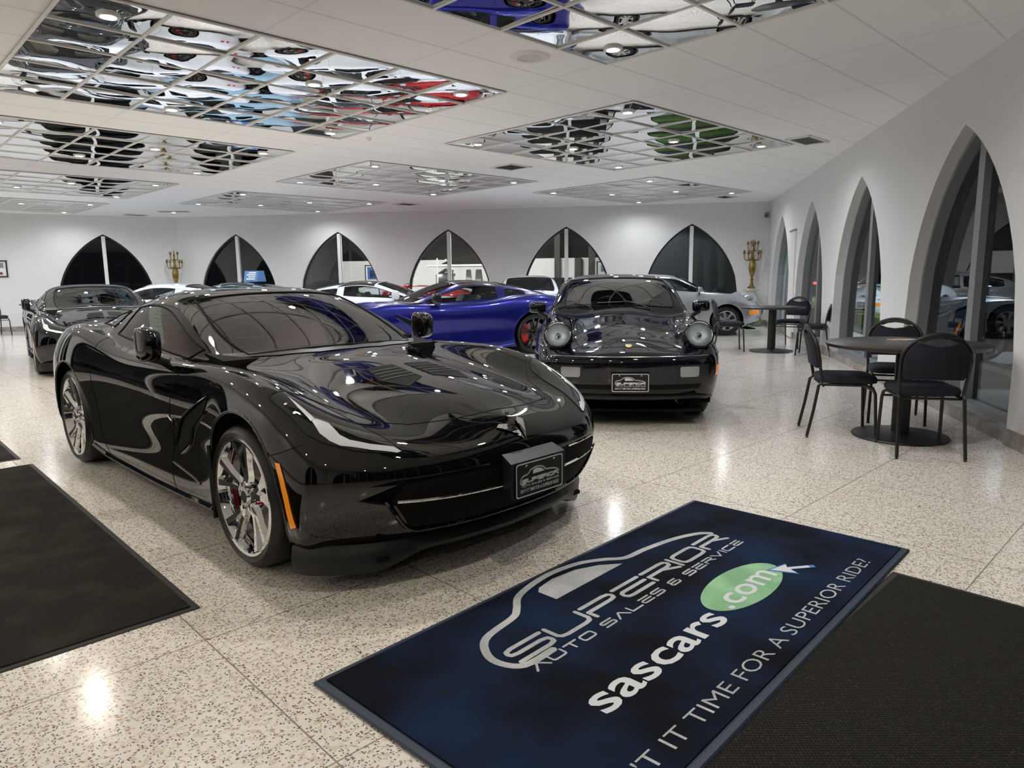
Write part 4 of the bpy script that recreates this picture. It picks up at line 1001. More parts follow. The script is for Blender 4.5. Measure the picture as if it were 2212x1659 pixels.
def arch_z(ds, w, spring, top):
    """height of the pointed arch at distance ds from its centre"""
    hh = top - spring; Rr = (w * w + hh * hh) / (2 * w); x = abs(ds)
    return spring + math.sqrt(max(0, Rr * Rr - (x + Rr - w) ** 2))
WIN = [0]
def arch_wall(name, P, Q, arches, depth, w, sill, glassd, frame_w, fd=.05):
    P, Q = np.array(P), np.array(Q); L = float(np.linalg.norm(Q - P)); t = (Q - P) / L; n = np.array([t[1], -t[0]])
    cen = np.array([-1.0, 9.0]); 
    if (cen - P) @ n > 0: n = -n                      # outward
    fr = lambda s, d, z: (float(P[0] + t[0] * s + n[0] * d), float(P[1] + t[1] * s + n[1] * d), z)
    b = MB(); N = 14; spring = .65
    edges = [0.0] + [x for a in arches for x in (a - w, a + w)] + [L]
    for i in range(0, len(edges), 2):
        s0, s1 = edges[i], edges[i + 1]
        if s1 - s0 > .01: b.quad(fr(s0, 0, 0), fr(s1, 0, 0), fr(s1, 0, HCEIL), fr(s0, 0, HCEIL)); b.quad(fr(s0, depth, 0), fr(s1, depth, 0), fr(s1, depth, HCEIL), fr(s0, depth, HCEIL))
    for a in arches:
        ss = [a - w + 2 * w * k / (2 * N) for k in range(2 * N + 1)]; zz = [arch_z(s - a, w, spring, 2.555) for s in ss]; zz[0] = zz[-1] = spring
        for k in range(2 * N):
            for d in (0, depth): b.quad(fr(ss[k], d, zz[k]), fr(ss[k + 1], d, zz[k + 1]), fr(ss[k + 1], d, HCEIL), fr(ss[k], d, HCEIL))
            b.quad(fr(ss[k], 0, zz[k]), fr(ss[k + 1], 0, zz[k + 1]), fr(ss[k + 1], depth, zz[k + 1]), fr(ss[k], depth, zz[k]))
        for s in (a - w, a + w): b.quad(fr(s, 0, 0), fr(s, 0, spring), fr(s, depth, spring), fr(s, depth, 0))
    o = struct(b.build(name, M_WALL, None, False))
    bb = MB()
    for i in range(0, len(edges), 2):
        s0, s1 = edges[i], edges[i + 1]
        if s1 - s0 > .05: bb.prism([fr(s0 - (.012 if i else 0), -.015, 0)[:2], fr(s1 + .012, -.015, 0)[:2], fr(s1 + .012, .01, 0)[:2], fr(s0 - (.012 if i else 0), .01, 0)[:2]], 0, .13)
    struct(bb.build('baseboard' + name[4:], M_BASE, None, False))
    for a in arches:
        WIN[0] += 1
        W_ = empty('window_%d' % WIN[0], fr(a, 0, 0), 0, kind='structure')
        loc = lambda s, d, z, a=a: tuple(np.array(fr(s, d, z)) - np.array(fr(a, 0, 0)))
        # sill
        MB().add([loc(s, d, z) for z in (0, sill) for s, d in ((a - w, .01), (a + w, .01), (a + w, depth), (a - w, depth))], [(0, 1, 2, 3), (4, 5, 6, 7), (0, 1, 5, 4), (1, 2, 6, 5), (2, 3, 7, 6), (3, 0, 4, 7)]).build('window_sill', M_BASE, W_, False)
        ss = [a - w + 2 * w * k / (2 * N) for k in range(2 * N + 1)]; zz = [arch_z(s - a, w, spring, 2.555) for s in ss]; zz[0] = zz[-1] = spring
        out = [(a - w, sill)] + list(zip(ss, zz)) + [(a + w, sill)]
        inn = [(a + (s - a) * (1 - frame_w / w), sill + frame_w + (z - sill) * (1 - 1.9 * frame_w / 2.4)) for s, z in out]
        f = MB(); n_ = len(out)
        for (d0, d1) in ((glassd - fd, glassd + .05),):
            vs = [loc(s, d, z) for d in (d0, d1) for s, z in out] + [loc(s, d, z) for d in (d0, d1) for s, z in inn]
            fs = []
            for k in range(n_):
                l = (k + 1) % n_
                fs += [(k, l, 2 * n_ + l, 2 * n_ + k), (n_ + k, n_ + l, 3 * n_ + l, 3 * n_ + k), (2 * n_ + k, 2 * n_ + l, 3 * n_ + l, 3 * n_ + k)]
            f.add(vs, fs)
        f.build('window_frame', M_PLASTIC if depth < .3 else M_FRAME, W_, False)
        mu = MB(); mw = .045 if depth < .3 else .06
        mu.add([loc(s, d, z) for z in (sill, 2.5) for s, d in ((a - mw, glassd - .06), (a + mw, glassd - .06), (a + mw, glassd + .04), (a - mw, glassd + .04))], [(0, 1, 2, 3), (4, 5, 6, 7), (0, 1, 5, 4), (1, 2, 6, 5), (2, 3, 7, 6), (3, 0, 4, 7)])
        mu.build('mullion', M_WHITE if depth < .3 else M_FRAME, W_, False)
        pg = MB(); pts = out[:]
        pg.add([loc(s, glassd, z) for s, z in pts], [tuple(range(len(pts)))])
        pg.build('window_pane', M_WGLASS, W_, False)
    return fr
FR_BACK = arch_wall('wall_back', CR, CB, [1.87, 5.05, 8.21, 11.32, 14.36], .16, 1.18, .03, .10, .05)
FR_LEFT = arch_wall('wall_left', CB, CL1, [1.85], .16, 1.18, .03, .10, .05)
TR = np.array([CR2[0] - CR[0], CR2[1] - CR[1]]); TR = TR / np.linalg.norm(TR)
CE = (CR[0] + TR[0] * 13.6, CR[1] + TR[1] * 13.6)
FR_RIGHT = arch_wall('wall_right', CR, CE, [1.92, 5.13, 8.36, 11.68], .32, 1.24, .10, .215, .05, fd=.10)
FR_SIDE = arch_wall('wall_side', CL1, CL2, [2.6, 5.8, 9.0, 12.2], .16, 1.18, .03, .10, .05)
FR_FAR = arch_wall('wall_front_left', CL2, CL3, [5.9], .16, 1.18, .03, .10, .05)
def glazed_wall(name, P, Q, n):
    P, Q = np.array(P), np.array(Q); L = float(np.linalg.norm(Q - P)); t = (Q - P) / L; nn = np.array([t[1], -t[0]])
    q = lambda s_, d, z: (float(P[0] + t[0] * s_ + nn[0] * d), float(P[1] + t[1] * s_ + nn[1] * d), z)
    e = empty(name, (0, 0, 0), 0, kind='structure')
    def bar(b, s0, s1, z0, z1, d=.05): b.add([q(s_, dd, z) for z in (z0, z1) for s_, dd in ((s0, -d), (s1, -d), (s1, d), (s0, d))], [(3, 2, 1, 0), (4, 5, 6, 7), (0, 1, 5, 4), (1, 2, 6, 5), (2, 3, 7, 6), (3, 0, 4, 7)])
    b = MB()
    for k in range(n + 1): s_ = L * k / n; bar(b, s_ - .04, s_ + .04, 0, HCEIL)
    for z in (0.0, 2.2, HCEIL - .1): bar(b, 0, L, z, z + .08)
    b.build('window_frame', M_FRAME, e, False)
    g = MB(); g.quad(q(0, 0, 0), q(L, 0, 0), q(L, 0, HCEIL), q(0, 0, HCEIL)); g.build('window_pane', M_WGLASS, e, False)
glazed_wall('window_20', CE, CR2, 8)
CF = (CL3[0] + (CR2[0] - CL3[0]) * .42, CL3[1] + (CR2[1] - CL3[1]) * .42)
FR_FRONT = arch_wall('wall_front', CL3, CF, [1.8], .16, 1.18, .03, .10, .05)
glazed_wall('window_21', CF, CR2, 4)
# white door panel between the two far right windows
dr = empty('door_1', FR_RIGHT(3.52, 0, 0), 0, kind='structure')
def rel(fr, s, d, z, o): return tuple(np.array(fr(s, d, z)) - np.array(o))
O_ = FR_RIGHT(3.52, 0, 0)
bx = lambda s0, s1, d0, d1, z0, z1, fr=FR_RIGHT, o=O_: MB().add([rel(fr, s, d, z, o) for z in (z0, z1) for s, d in ((s0, d0), (s1, d0), (s1, d1), (s0, d1))], [(3, 2, 1, 0), (4, 5, 6, 7), (0, 1, 5, 4), (1, 2, 6, 5), (2, 3, 7, 6), (3, 0, 4, 7)])
bx(3.24, 3.80, -.03, .0, .02, 2.12).build('door_panel', M_WHITE, dr, False)
bx(3.22, 3.82, -.045, .0, 2.12, 2.15).build('door_head', M_FRAME, dr, False)

# ------------------------------------------------------------------ mirror panels, grid bars, ceiling spotlights
LK = {}
def spot_light(name, parent, z, power, colr, size=R(168)):
    key = (round(power, 1), colr)
    if key not in LK:
        l = D.lights.new('spot', 'SPOT'); l.energy = power; l.spot_size = size; l.spot_blend = .7; l.shadow_soft_size = .045; l.color = colr; LK[key] = l
    o = D.objects.new(name, LK[key]); COL.objects.link(o); o.parent = parent; o.location = (0, 0, z); return o
SPOTS = []
def warmth(x, y):
    """lamps at the near left are warm halogens, the rest neutral white"""
    d = math.hypot(x + 2.0, y - 1.0)
    if d < 4.2: return (1.0, .90, .76)
    if x < -4 and y < 11: return (1.0, .92, .80)
    return (.95, .97, 1.0)
def ceiling_spot(i, j, label, k=1.0, on_grid=True):
    x, y = tile(i, j) if on_grid else (i, j)
    e = empty('ceiling_spotlight', (x, y, HCEIL), 0, label, 'ceiling light', 'recessed spotlights in the ceiling')
    if 'ring' not in SHARED:
        SHARED['ring'] = MB().lathe([(.075, -.004), (.074, -.026), (.068, -.031), (.052, -.031), (.046, -.024)], 24).mesh('trim_ring', M_WHITE, True)
        SHARED['disc'] = MB().lathe([(.0005, -.026), (.047, -.025)], 20).mesh('lamp_face', M_LAMP, False)
    link('trim_ring', SHARED['ring'], e); link('lamp_face', SHARED['disc'], e)
    spot_light('spot', e, -.045, SPOT_W * k, warmth(x, y))
def mirror_panel(i0, i1, j0, j1, label, pos, skip=()):
    e = empty('mirror_panel', (0, 0, 0), ROT, 'mirrored ceiling panel in a white grid, ' + label, 'ceiling mirror')
    rnd = random.Random(int(i0 * 31 + j0 * 17))
    m = MB(); n = 8; A0, B0 = 4.913, 5.112
    for i in range(int(round(i1 - i0))):
        for j in range(int(round(j1 - j0))):
            ta, tb = rnd.uniform(-.004, .004), rnd.uniform(-.004, .004); sg = rnd.uniform(.0045, .0085); vs = []
            ph = rnd.uniform(0, 6)
            for p in range(n + 1):
                for q in range(n + 1):
                    x, y = p / n * 2 - 1, q / n * 2 - 1
                    z = HCEIL - .010 - sg * (1 - x * x) * (1 - y * y) + ta * x + tb * y + .0008 * math.sin(3 * x + ph) * math.cos(4 * y + ph)
                    vs.append((A0 + T * (i0 + i + p / n), B0 + T * (j0 + j + q / n), min(z, HCEIL - .003)))
            m.add(vs, [(p * (n + 1) + q, (p + 1) * (n + 1) + q, (p + 1) * (n + 1) + q + 1, p * (n + 1) + q + 1) for p in range(n) for q in range(n)])
    m.build('mirror_tiles', M_MIRROR, e, True, 80)
    g = MB(); w = .011
    for i in range(int(round(i1 - i0)) + 1): a = A0 + T * (i0 + i); g.box((a, B0 + T * (j0 + j1) / 2, HCEIL - .014), (w * 2, T * (j1 - j0), .012))
    for j in range(int(round(j1 - j0)) + 1): b_ = B0 + T * (j0 + j); g.box((A0 + T * (i0 + i1) / 2, b_, HCEIL - .0145), (T * (i1 - i0), w * 2, .012))
    g.build('grid_bars', M_GRID, e, False)
    lab = 'small round recessed spotlight in the ' + pos
    for di, dj in ((.5, .5), (.5, 4.5), (5.5, .5), (5.5, 4.5), (2.5, 3.5), (3.5, 1.5)):
        if (di, dj) in skip: continue
        if j0 == 0 and i0 == -6 and di == 2.5: dj = 4.5
        x, y = tile(i0 + di, j0 + dj)
        ceiling_spot(i0 + di, j0 + dj, lab)
mirror_panel(-6, 0, -7, -2, 'nearest at the upper right, cut by the frame', 'upper right mirror panel')
mirror_panel(-6, 0, 0, 5, 'largest in view, at the upper left', 'large upper left mirror panel')
mirror_panel(-6, 0, 7, 12, 'second from the camera on the left', 'second left mirror panel')
mirror_panel(-6, 0, 14.3, 19.3, 'third from the camera on the left', 'third left mirror panel')
mirror_panel(-6, 0, 21.6, 26.6, 'farthest on the left, by the rear wall', 'farthest left mirror panel')
mirror_panel(2, 8, -1, 4, 'right of centre above the round-headlamp coupe', 'right-of-centre mirror panel')
mirror_panel(2, 8, 7, 12, 'middle of the ceiling', 'middle mirror panel')
mirror_panel(2, 8, 15.0, 20.0, 'middle row, farthest from the camera', 'far middle mirror panel')
mirror_panel(10, 16, 4.1, 9.1, 'far right, before the rear wall', 'far right mirror panel')
for (x, y) in ((-5.5, 3.6), (-5.0, 1.4), (-6.9, 6.0), (-6.0, 4.6), (-4.3, -.6), (-3.4, -2.6), (-8.6, 8.6), (-10.6, 11.6), (-12.6, 14.8), (.6, -1.8), (-.6, -4.4)):  # unseen spots added to brighten the left wall that the paint reflects
    ceiling_spot(x, y, 'small round spotlight added to the unseen ceiling to brighten the near left side and its wall', 1.0, False)
ceiling_spot(-8.72, 18.68, 'small round recessed spotlight in the grey slot by the rear wall', 1, False)
for (x, y) in ((1.6, 9.0), (5.2, 15.2), (2.9, 8.0)): pass

def round_speaker():
    x, y = tile(-.98, -1.49); e = empty('ceiling_speaker', (x, y, HCEIL), 0, 'round white speaker grille in the white ceiling beside the upper right mirror panel', 'speaker')
    MB().lathe([(.0, -.004), (.10, -.006)], 30).build('speaker_grille', mat('speaker_mesh', (.62, .62, .61), .7), e)
    MB().lathe([(.10, -.006), (.105, -.012), (.15, -.010), (.165, -.001)], 36).build('speaker_rim', M_WHITE, e)
round_speaker()
def vent(x, y, w, h, label):
    e = empty('ceiling_vent', (x, y, HCEIL), ROT, label, 'air vent')
    MB().box((0, 0, -.004), (w, h, .006)).build('vent_back', mat('vent_dark', (.05, .05, .05), .8), e, False)
    b = MB()
    for s in (-1, 1): b.box((0, s * h / 2, -.010), (w + .06, .03, .016)); b.box((s * w / 2, 0, -.010), (.03, h + .03, .016))
    b.build('vent_frame', M_WHITE, e, False)
    b = MB(); n = 7
    for k in range(n): y_ = -h / 2 + h * (k + .5) / n; b.quad((-w / 2, y_ - .012, -.012), (w / 2, y_ - .012, -.012), (w / 2, y_ + .02, -.006), (-w / 2, y_ + .02, -.006))
    b.build('vent_slats', M_FRAME, e, False)
vent(.02, 11.78, .45, .45, 'square air vent in the white ceiling between two mirror panels, centre of the view')
vent(3.98, 9.75, .58, .30, 'dark slatted air vent at the corner of the right-of-centre mirror panel')
vent(-2.49, 17.4, .5, .35, 'air vent in the ceiling above the pointed windows, near the rear wall')
vent(-10.1, 19.4, .5, .3, 'small air vent at the far left, by the room corner')
vent(4.94, 16.6, .5, .3, 'air vent at the far right, by the rear wall corner')
e = empty('motion_detector', (-1.78, 9.26, HCEIL), 0, 'small white detector at the corner of the large left mirror panel', 'detector')
MB().lathe([(0, -.05), (.022, -.045), (.030, -.02), (.045, -.004), (.045, 0)], 20).build('detector_body', M_WHITE, e)
o = MB().box((0, 0, 0), (.75, .30, .004)).build('ceiling_slot', mat('slot_grey', (.30, .30, .30), .6), None, False); o.location = (-8.72, 18.68, HCEIL - .003); o.rotation_euler = (0, 0, .1)
tag(o, 'grey slot in the ceiling beside the left rear corner', 'ceiling slot')
e = empty('wall_sensor', (CR[0] - .10, CR[1] - .05, 2.72), 0, 'small dark sensor high in the right rear corner of the room', 'sensor')
MB().box((0, 0, 0), (.09, .12, .14), bev=.02).build('sensor_body', mat('sensor_grey', (.30, .29, .28), .6), e, False)
MB().sphere((-.03, -.06, -.02), .035, 12, 8).build('sensor_eye', mat('sensor_red', (.18, .05, .04), .3), e)

# ------------------------------------------------------------------ entrance mats
def mat_slab(name, a0, a1, b0, b1, m, edge, label, th=.009, rot=0.0, ew=.03):
    c = ab((a0 + a1) / 2, (b0 + b1) / 2); w, h = a1 - a0, b1 - b0
    e = empty(name, (c[0], c[1], 0), ROT + rot, label, 'floor mat')
    b = MB(); w2, h2 = w / 2, h / 2
    ring = lambda d, z: [(-w2 + d, -h2 + d, z), (w2 - d, -h2 + d, z), (w2 - d, h2 - d, z), (-w2 + d, h2 - d, z)]
    vs = ring(0, 0.0005) + ring(.006, th * .45) + ring(ew, th * .55) + ring(ew, 0.0005)
    b.add(vs, [(i * 4 + k, i * 4 + (k + 1) % 4, (i + 1) * 4 + (k + 1) % 4, (i + 1) * 4 + k) for i in range(3) for k in range(4)])
    b.build('mat_edge', edge, e, False)
    MB().box((0, 0, th / 2), (w - 2 * ew, h - 2 * ew, th)).build('mat_pile', m, e, False)
    return e
mat_slab('entrance_mat', -.45, .935, 2.76, 5.92, M_MATBLK, M_MATEDGE, 'plain black mat on the floor at the left, beside the chrome-wheeled coupe')
mat_slab('entrance_mat', -.45, .905, 6.15, 9.3, M_MATBLK, M_MATEDGE, 'plain black mat at the left edge, beyond the larger plain mat')
mat_slab('entrance_mat', .2, 3.21, -.80, .935, M_MATRIB, M_MATEDGE, 'ribbed black mat at the lower right, half under the navy logo mat', th=.006)
LM = mat_slab('logo_mat', 1.01, 3.48, .895, 2.015, M_MATLOGO, M_MATEDGEB, 'navy blue mat with grey dealer logo, green oval and slogan in the foreground', th=.013, rot=R(2.8), ew=.032)
LM.location.z = .0065
def lf(x, y, z): return (x - 2.245, y - 1.455, .0137 + z)          # mat frame from building (a, b)
b, w = MB(), MB(); logo(b, w, 1.48, 1.555, 1.575, lf, lw=.0195, lh=.066, ls=.0125, sub=(-.047, .028))
b.build('logo_outline', M_LOGOGREY, LM, False); w.build('logo_car_window', M_LOGOGREY, LM, False)
b = MB(); put_text(b, 'sascars', 1.495, 2.275, 1.205, .135, lf, bold=.014); b.build('web_name', M_LOGOWHITE, LM, False)
b = MB(); b.add([lf(2.58 + .285 * math.cos(2 * PI * k / 48), 1.295 + .118 * math.sin(2 * PI * k / 48), .0002) for k in range(48)], [tuple(range(48))]); b.build('green_oval', M_LOGOGREEN, LM, False)
b = MB(); put_text(b, '.com', 2.35, 2.78, 1.232, .122, lf, bold=.012, z=.0008); b.build('web_suffix', M_LOGOWHITE, LM, False)
cur = [(0, 0), (.10, -.028), (.075, -.045), (.155, -.105), (.14, -.12), (.065, -.062), (.045, -.10)]
b = MB(); cx, cy = 2.80, 1.275; b.add([lf(cx + (x - .06) * 1.25 + .06, cy + (y + .05) * 1.25 - .05, .0010) for x, y in cur], [tuple(range(len(cur)))]); b.build('cursor_outline', M_LOGOBLUE, LM, False)
b = MB(); b.add([lf(cx + x, cy + y, .0016) for x, y in cur], [tuple(range(len(cur)))]); b.build('cursor_arrow', M_LOGOWHITE, LM, False)
b = MB(); put_text(b, "ISN'T IT TIME FOR A SUPERIOR RIDE?", 1.175, 3.185, .978, .062, lf, bold=-.006); b.build('slogan', M_LOGOGREY, LM, False)

# ------------------------------------------------------------------ stacking chairs and round tables
def make_chair():
    e = empty('banquet_chair')
    def rr(w0, d0, x0, z, k=1.0, n=6, rad=.09):
        out = []
        for (sx, sy, a0) in ((1, 1, 0), (-1, 1, 90), (-1, -1, 180), (1, -1, 270)):
            for q in range(n): a = R(a0 + 90 * q / (n - 1)); out.append((x0 + sx * (d0 / 2 - rad) * k + rad * k * math.cos(a), sy * (w0 / 2 - rad) * k + rad * k * math.sin(a), z))
        return out
    b = MB(); rings = [rr(.42, .42, .02, .435, .93), rr(.42, .42, .02, .44, 1), rr(.42, .42, .02, .465, 1.02), rr(.42, .42, .02, .485, .97), rr(.42, .42, .02, .495, .80), rr(.42, .42, .02, .498, .4)]
    n = len(rings[0]); vs = [p for r_ in rings for p in r_]; fs = [tuple(range(n)), tuple(range(5 * n, 6 * n))]
    for i in range(5):
        for k in range(n): fs.append((i * n + k, i * n + (k + 1) % n, (i + 1) * n + (k + 1) % n, (i + 1) * n + k))
    b.add(vs, fs); b.build('seat', M_CHAIRFAB, e, True, 60)
    # back pad: rounded top with flat lower edge, leaned back
    def bk(y, z, d): q = (z - .44) * .20; return (-.20 - q + d + .02 * (y / .2) ** 2, y, z)
    A_ = lambda a, rr=.205: (rr * math.cos(R(a)), .69 + rr * .84 * math.sin(R(a)))
    lens_lo = [(.115, .818), (.07, .800), (0, .790), (-.07, .800), (-.115, .818)]
    top = [(-.185, .555), (.185, .555), (.203, .60), (.206, .68)] + [A_(a) for a in range(8, 53, 9)] + lens_lo + [A_(a) for a in range(128, 180, 9)] + [(-.206, .68), (-.203, .60)]
    b = MB(); n = len(top)
    vs = [bk(y * .97, .56 + (z - .56) * .985, -.022) for y, z in top] + [bk(y, z, -.014) for y, z in top] + [bk(y, z, .012) for y, z in top] + [bk(y * .93, .56 + (z - .56) * .95 + .008, .026) for y, z in top]
    fs = [tuple(range(n)), tuple(range(3 * n, 4 * n))]
    for i in range(3):
        for k in range(n): fs.append((i * n + k, i * n + (k + 1) % n, (i + 1) * n + (k + 1) % n, (i + 1) * n + k))
    b.add(vs, fs); b.build('backrest', M_CHAIRFAB, e, True, 60)
    # back frame loop with the hand hold above the pad
    loop = [bk(-.205, .44, 0), bk(-.215, .60, 0), bk(-.218, .69, 0)] + [bk(-.218 * math.cos(R(a)), .69 + .185 * math.sin(R(a)), 0) for a in range(10, 175, 10)] + [bk(.218, .69, 0), bk(.215, .60, 0), bk(.205, .44, 0)]
    MB().tube(loop, .0125, 8).build('back_frame', M_CHAIRMET, e)
    grip = [A_(a, .212) for a in range(50, 131, 8)] + [(-.10, .820), (-.06, .838), (0, .845), (.06, .838), (.10, .820)]; n = len(grip)
    MB().add([bk(y, z, -.014) for y, z in grip] + [bk(y, z, .014) for y, z in grip], [tuple(range(n)), tuple(range(n, 2 * n))] + [(k, (k + 1) % n, n + (k + 1) % n, n + k) for k in range(n)]).build('hand_grip', M_CHAIRMET, e, False)
    for sy in (1, -1):
        MB().tube([bk(sy * .205, .44, 0), (-.205, sy * .205, .42), (-.235, sy * .21, .22), (-.275, sy * .215, .012), (-.275, sy * .215, 0)], [.0125, .0125, .012, .012, .014], 8).build('leg', M_CHAIRMET, e)
        MB().tube([(-.17, sy * .195, .425), (.13, sy * .20, .425), (.185, sy * .203, .405), (.205, sy * .207, .36), (.225, sy * .215, .012), (.225, sy * .215, 0)], [.011, .011, .012, .012, .012, .014], 8).build('leg', M_CHAIRMET, e)
    s = MB()
    for x in (-.17, .16): s.tube([(x, -.2, .415), (x, .2, .415)], .009, 8)
    s.tube([(.2, -.2, .375), (.2, .2, .375)], .008, 8)
    s.build('stretcher', M_CHAIRMET, e)
    return e
CH0 = make_chair(); used = [0]
def chair(x, y, deg, label, group='stacking chairs around the round tables'):
    c = CH0 if not used[0] else copy_tree(CH0); used[0] = 1
    c.location = (x, y, 0); c.rotation_euler = (0, 0, R(deg)); tag(c, label, 'chair', group)
    return c
def table(x, y, rad, label, menu=False):
    e = empty('round_table', (x, y, 0), 0, label, 'table', 'round dark tables on pedestals')
    MB().lathe([(0, .715), (rad - .02, .715), (rad, .720), (rad, .742), (rad - .006, .747), (0, .747)], 72).build('tabletop', M_TABLE, e, True, 40)
    MB().lathe([(.065, .03), (.065, .70), (.14, .712), (0, .714)], 24).build('pedestal', M_CHAIRMET, e, True, 40)
    MB().lathe([(0, 0), (.345, 0), (.35, .008), (.345, .018), (.20, .035), (.07, .045), (0, .045)], 48).build('pedestal_base', M_CHAIRMET, e, True, 50)
    return e
table(3.08, 5.46, .575, 'round dark table nearest the camera at the right, three chairs around it')
o = MB().box((0, 0, .0015), (.20, .14, .003)).build('menu_card', mat('card_paper', (.42, .34, .30), .8, fn=f_marble((.30, .16, .12), (.60, .56, .50))), None, False); o.location = (3.20, 5.72, .7472); o.rotation_euler = (0, 0, .4)
tag(o, 'small printed card lying on the nearest round table', 'card')
chair(2.96, 5.00, 77, 'chair nearest the camera with its back turned, at the nearest round table')
chair(2.66, 5.60, -14, 'chair seen in profile at the left of the nearest round table, facing right')
chair(3.37, 6.10, 248, 'chair behind the nearest round table, its rounded back over the tabletop')
table(4.36, 11.75, .51, 'far round dark table on a pedestal, in front of the candelabrum plinth')
chair(4.93, 12.35, 225, 'chair behind the far round table, in front of the narrow window')
chair(4.80, 11.15, 150, 'chair right of the far round table, beside the window pier')
chair(3.70, 11.95, -8, 'chair left of the far round table, in front of the silver coupe')
table(-11.75, 17.75, .50, 'round dark table at the far left, behind the black convertible')
chair(-12.55, 17.15, -30, 'chair at the far left edge of the view, against the white wall')

# ------------------------------------------------------------------ gilt candelabra on marble plinths
def candelabrum(x, y, rz, label):
    e = empty('candelabrum', (x, y, .93), rz, label, 'candelabrum')
    MB().lathe([(0, 0), (.10, 0), (.105, .02), (.085, .04), (.05, .07), (.045, .10), (.03, .14), (.038, .16), (.028, .19), (.045, .22), (.024, .25), (.03, .28), (.05, .33), (.075, .42), (.085, .50), (.080, .60), (.06, .68), (.065, .70), (.035, .73), (.04, .78), (.025, .84), (.03, .90), (.02, 1.0), (.028, 1.04), (.012, 1.12), (.016, 1.16), (0, 1.2)], 24).build('stem', M_GOLD, e, True, 50)
    for k in range(5):
        a = 2 * PI * k / 5 + .3; c, s = math.cos(a), math.sin(a); rr = .20
        ar = MB(); ar.tube([(c * q, s * q, z) for q, z in smooth_line([(.03, .74), (.09, .69), (.16, .70), (rr, .76), (rr, .84)], 5)], .013, 8)
        ar.lathe([(0, .83), (.03, .85), (.045, .87), (.02, .885), (.024, .93), (0, .935)], 12, c=(c * rr, s * rr, 0))
        o = ar.build('candle_arm', M_GOLD, e)
        MB().lathe([(.0115, .93), (.011, 1.01), (0, 1.015)], 10, c=(c * rr, s * rr, 0)).build('candle', M_CANDLE, o)
    for k in range(4):
        a = 2 * PI * k / 4 + .7; c, s = math.cos(a), math.sin(a); rr = .125
        ar = MB(); ar.tube([(c * q, s * q, z) for q, z in smooth_line([(.02, .95), (.06, .91), (.11, .94), (rr, 1.0), (rr, 1.08)], 5)], .011, 8)
        ar.lathe([(0, 1.07), (.026, 1.09), (.038, 1.11), (.018, 1.12), (.02, 1.15), (0, 1.155)], 12, c=(c * rr, s * rr, 0))
        o = ar.build('candle_arm', M_GOLD, e)
        MB().lathe([(.010, 1.15), (.010, 1.23), (0, 1.235)], 10, c=(c * rr, s * rr, 0)).build('candle', M_CANDLE, o)
    MB().lathe([(.011, 1.19), (.010, 1.30), (0, 1.31)], 10).build('candle', M_CANDLE, e)
def plinth(x, y, rz, label):
    e = empty('plinth', (x, y, 0), rz, label, 'plinth')
    MB().box((0, 0, .10), (.40, .34, .20), bev=.01).build('plinth_foot', M_GREENMB, e, False)
    MB().lathe([(.15, .20), (.155, .23), (.13, .26), (.12, .30), (.118, .82), (.13, .85), (.15, .87)], 32).build('plinth_shaft', M_MARBLE, e, True, 40)
    MB().box((0, 0, .90), (.32, .32, .06), bev=.01).build('plinth_cap', M_MARBLE, e, False)
plinth(5.96, 17.55, .2, 'cream and green marble plinth in the right rear corner'); candelabrum(5.96, 17.55, .2, 'gilt many-armed candelabrum on the plinth in the right rear corner')
plinth(-9.45, 20.05, .2, 'marble plinth in the left rear corner, hidden behind the cars'); candelabrum(-9.45, 20.05, .5, 'gilt candelabrum in the left rear corner of the room')

# picture on the left wall
def picture(fr, s, d, z0, z1, wd, label, art, sgn=-1):
    o0 = fr(s, d, 0); e = empty('framed_picture', o0, 0, label, 'picture')
    q = lambda u, dd, z: rel(fr, s + u, d + dd * sgn, z, o0)
    def bb(u0, u1, d0, d1, a, c): return [(q(u0, d0, a), q(u1, d0, a), q(u1, d0, c), q(u0, d0, c)), (q(u0, d1, a), q(u1, d1, a), q(u1, d1, c), q(u0, d1, c))]
    f = MB(); h = wd / 2
    for (u0, u1, a, c) in ((-h, h, z0, z0 + .03), (-h, h, z1 - .03, z1), (-h, -h + .03, z0, z1), (h - .03, h, z0, z1)):
        p, r_ = bb(u0, u1, .002, .03, a, c); f.add(list(p) + list(r_), [(0, 1, 2, 3), (4, 5, 6, 7), (0, 1, 5, 4), (1, 2, 6, 5), (2, 3, 7, 6), (3, 0, 4, 7)])
    f.build('picture_frame', M_PLASTIC if sgn == -1 else M_WHITE, e, False)
    m = MB(); m.quad(q(-h + .02, .012, z0 + .02), q(h - .02, .012, z0 + .02), q(h - .02, .012, z1 - .02), q(-h + .02, .012, z1 - .02)); m.build('picture_mount', M_WHITE, e, False)
    a = MB()
    for (u0, u1, v0, v1, mm) in art:
        a = MB(); U = lambda u: -h + wd * u; V = lambda v: z0 + (z1 - z0) * v
        a.quad(q(U(u0), .016, V(v0)), q(U(u1), .016, V(v0)), q(U(u1), .016, V(v1)), q(U(u0), .016, V(v1))); a.build('picture_print', mm, e, False)
M_ARTB = mat('print_blue', (.05, .12, .34), .6); M_ARTG = mat('print_grey', (.22, .24, .28), .6); M_ARTR = mat('print_maroon', (.22, .05, .06), .6)
picture(FR_LEFT, 4.35, 0, 1.42, 1.85, .55, 'black-framed picture on the white wall at the far left edge', [(.15, .85, .55, .85, M_ARTG), (.2, .8, .15, .3, M_ARTR)])

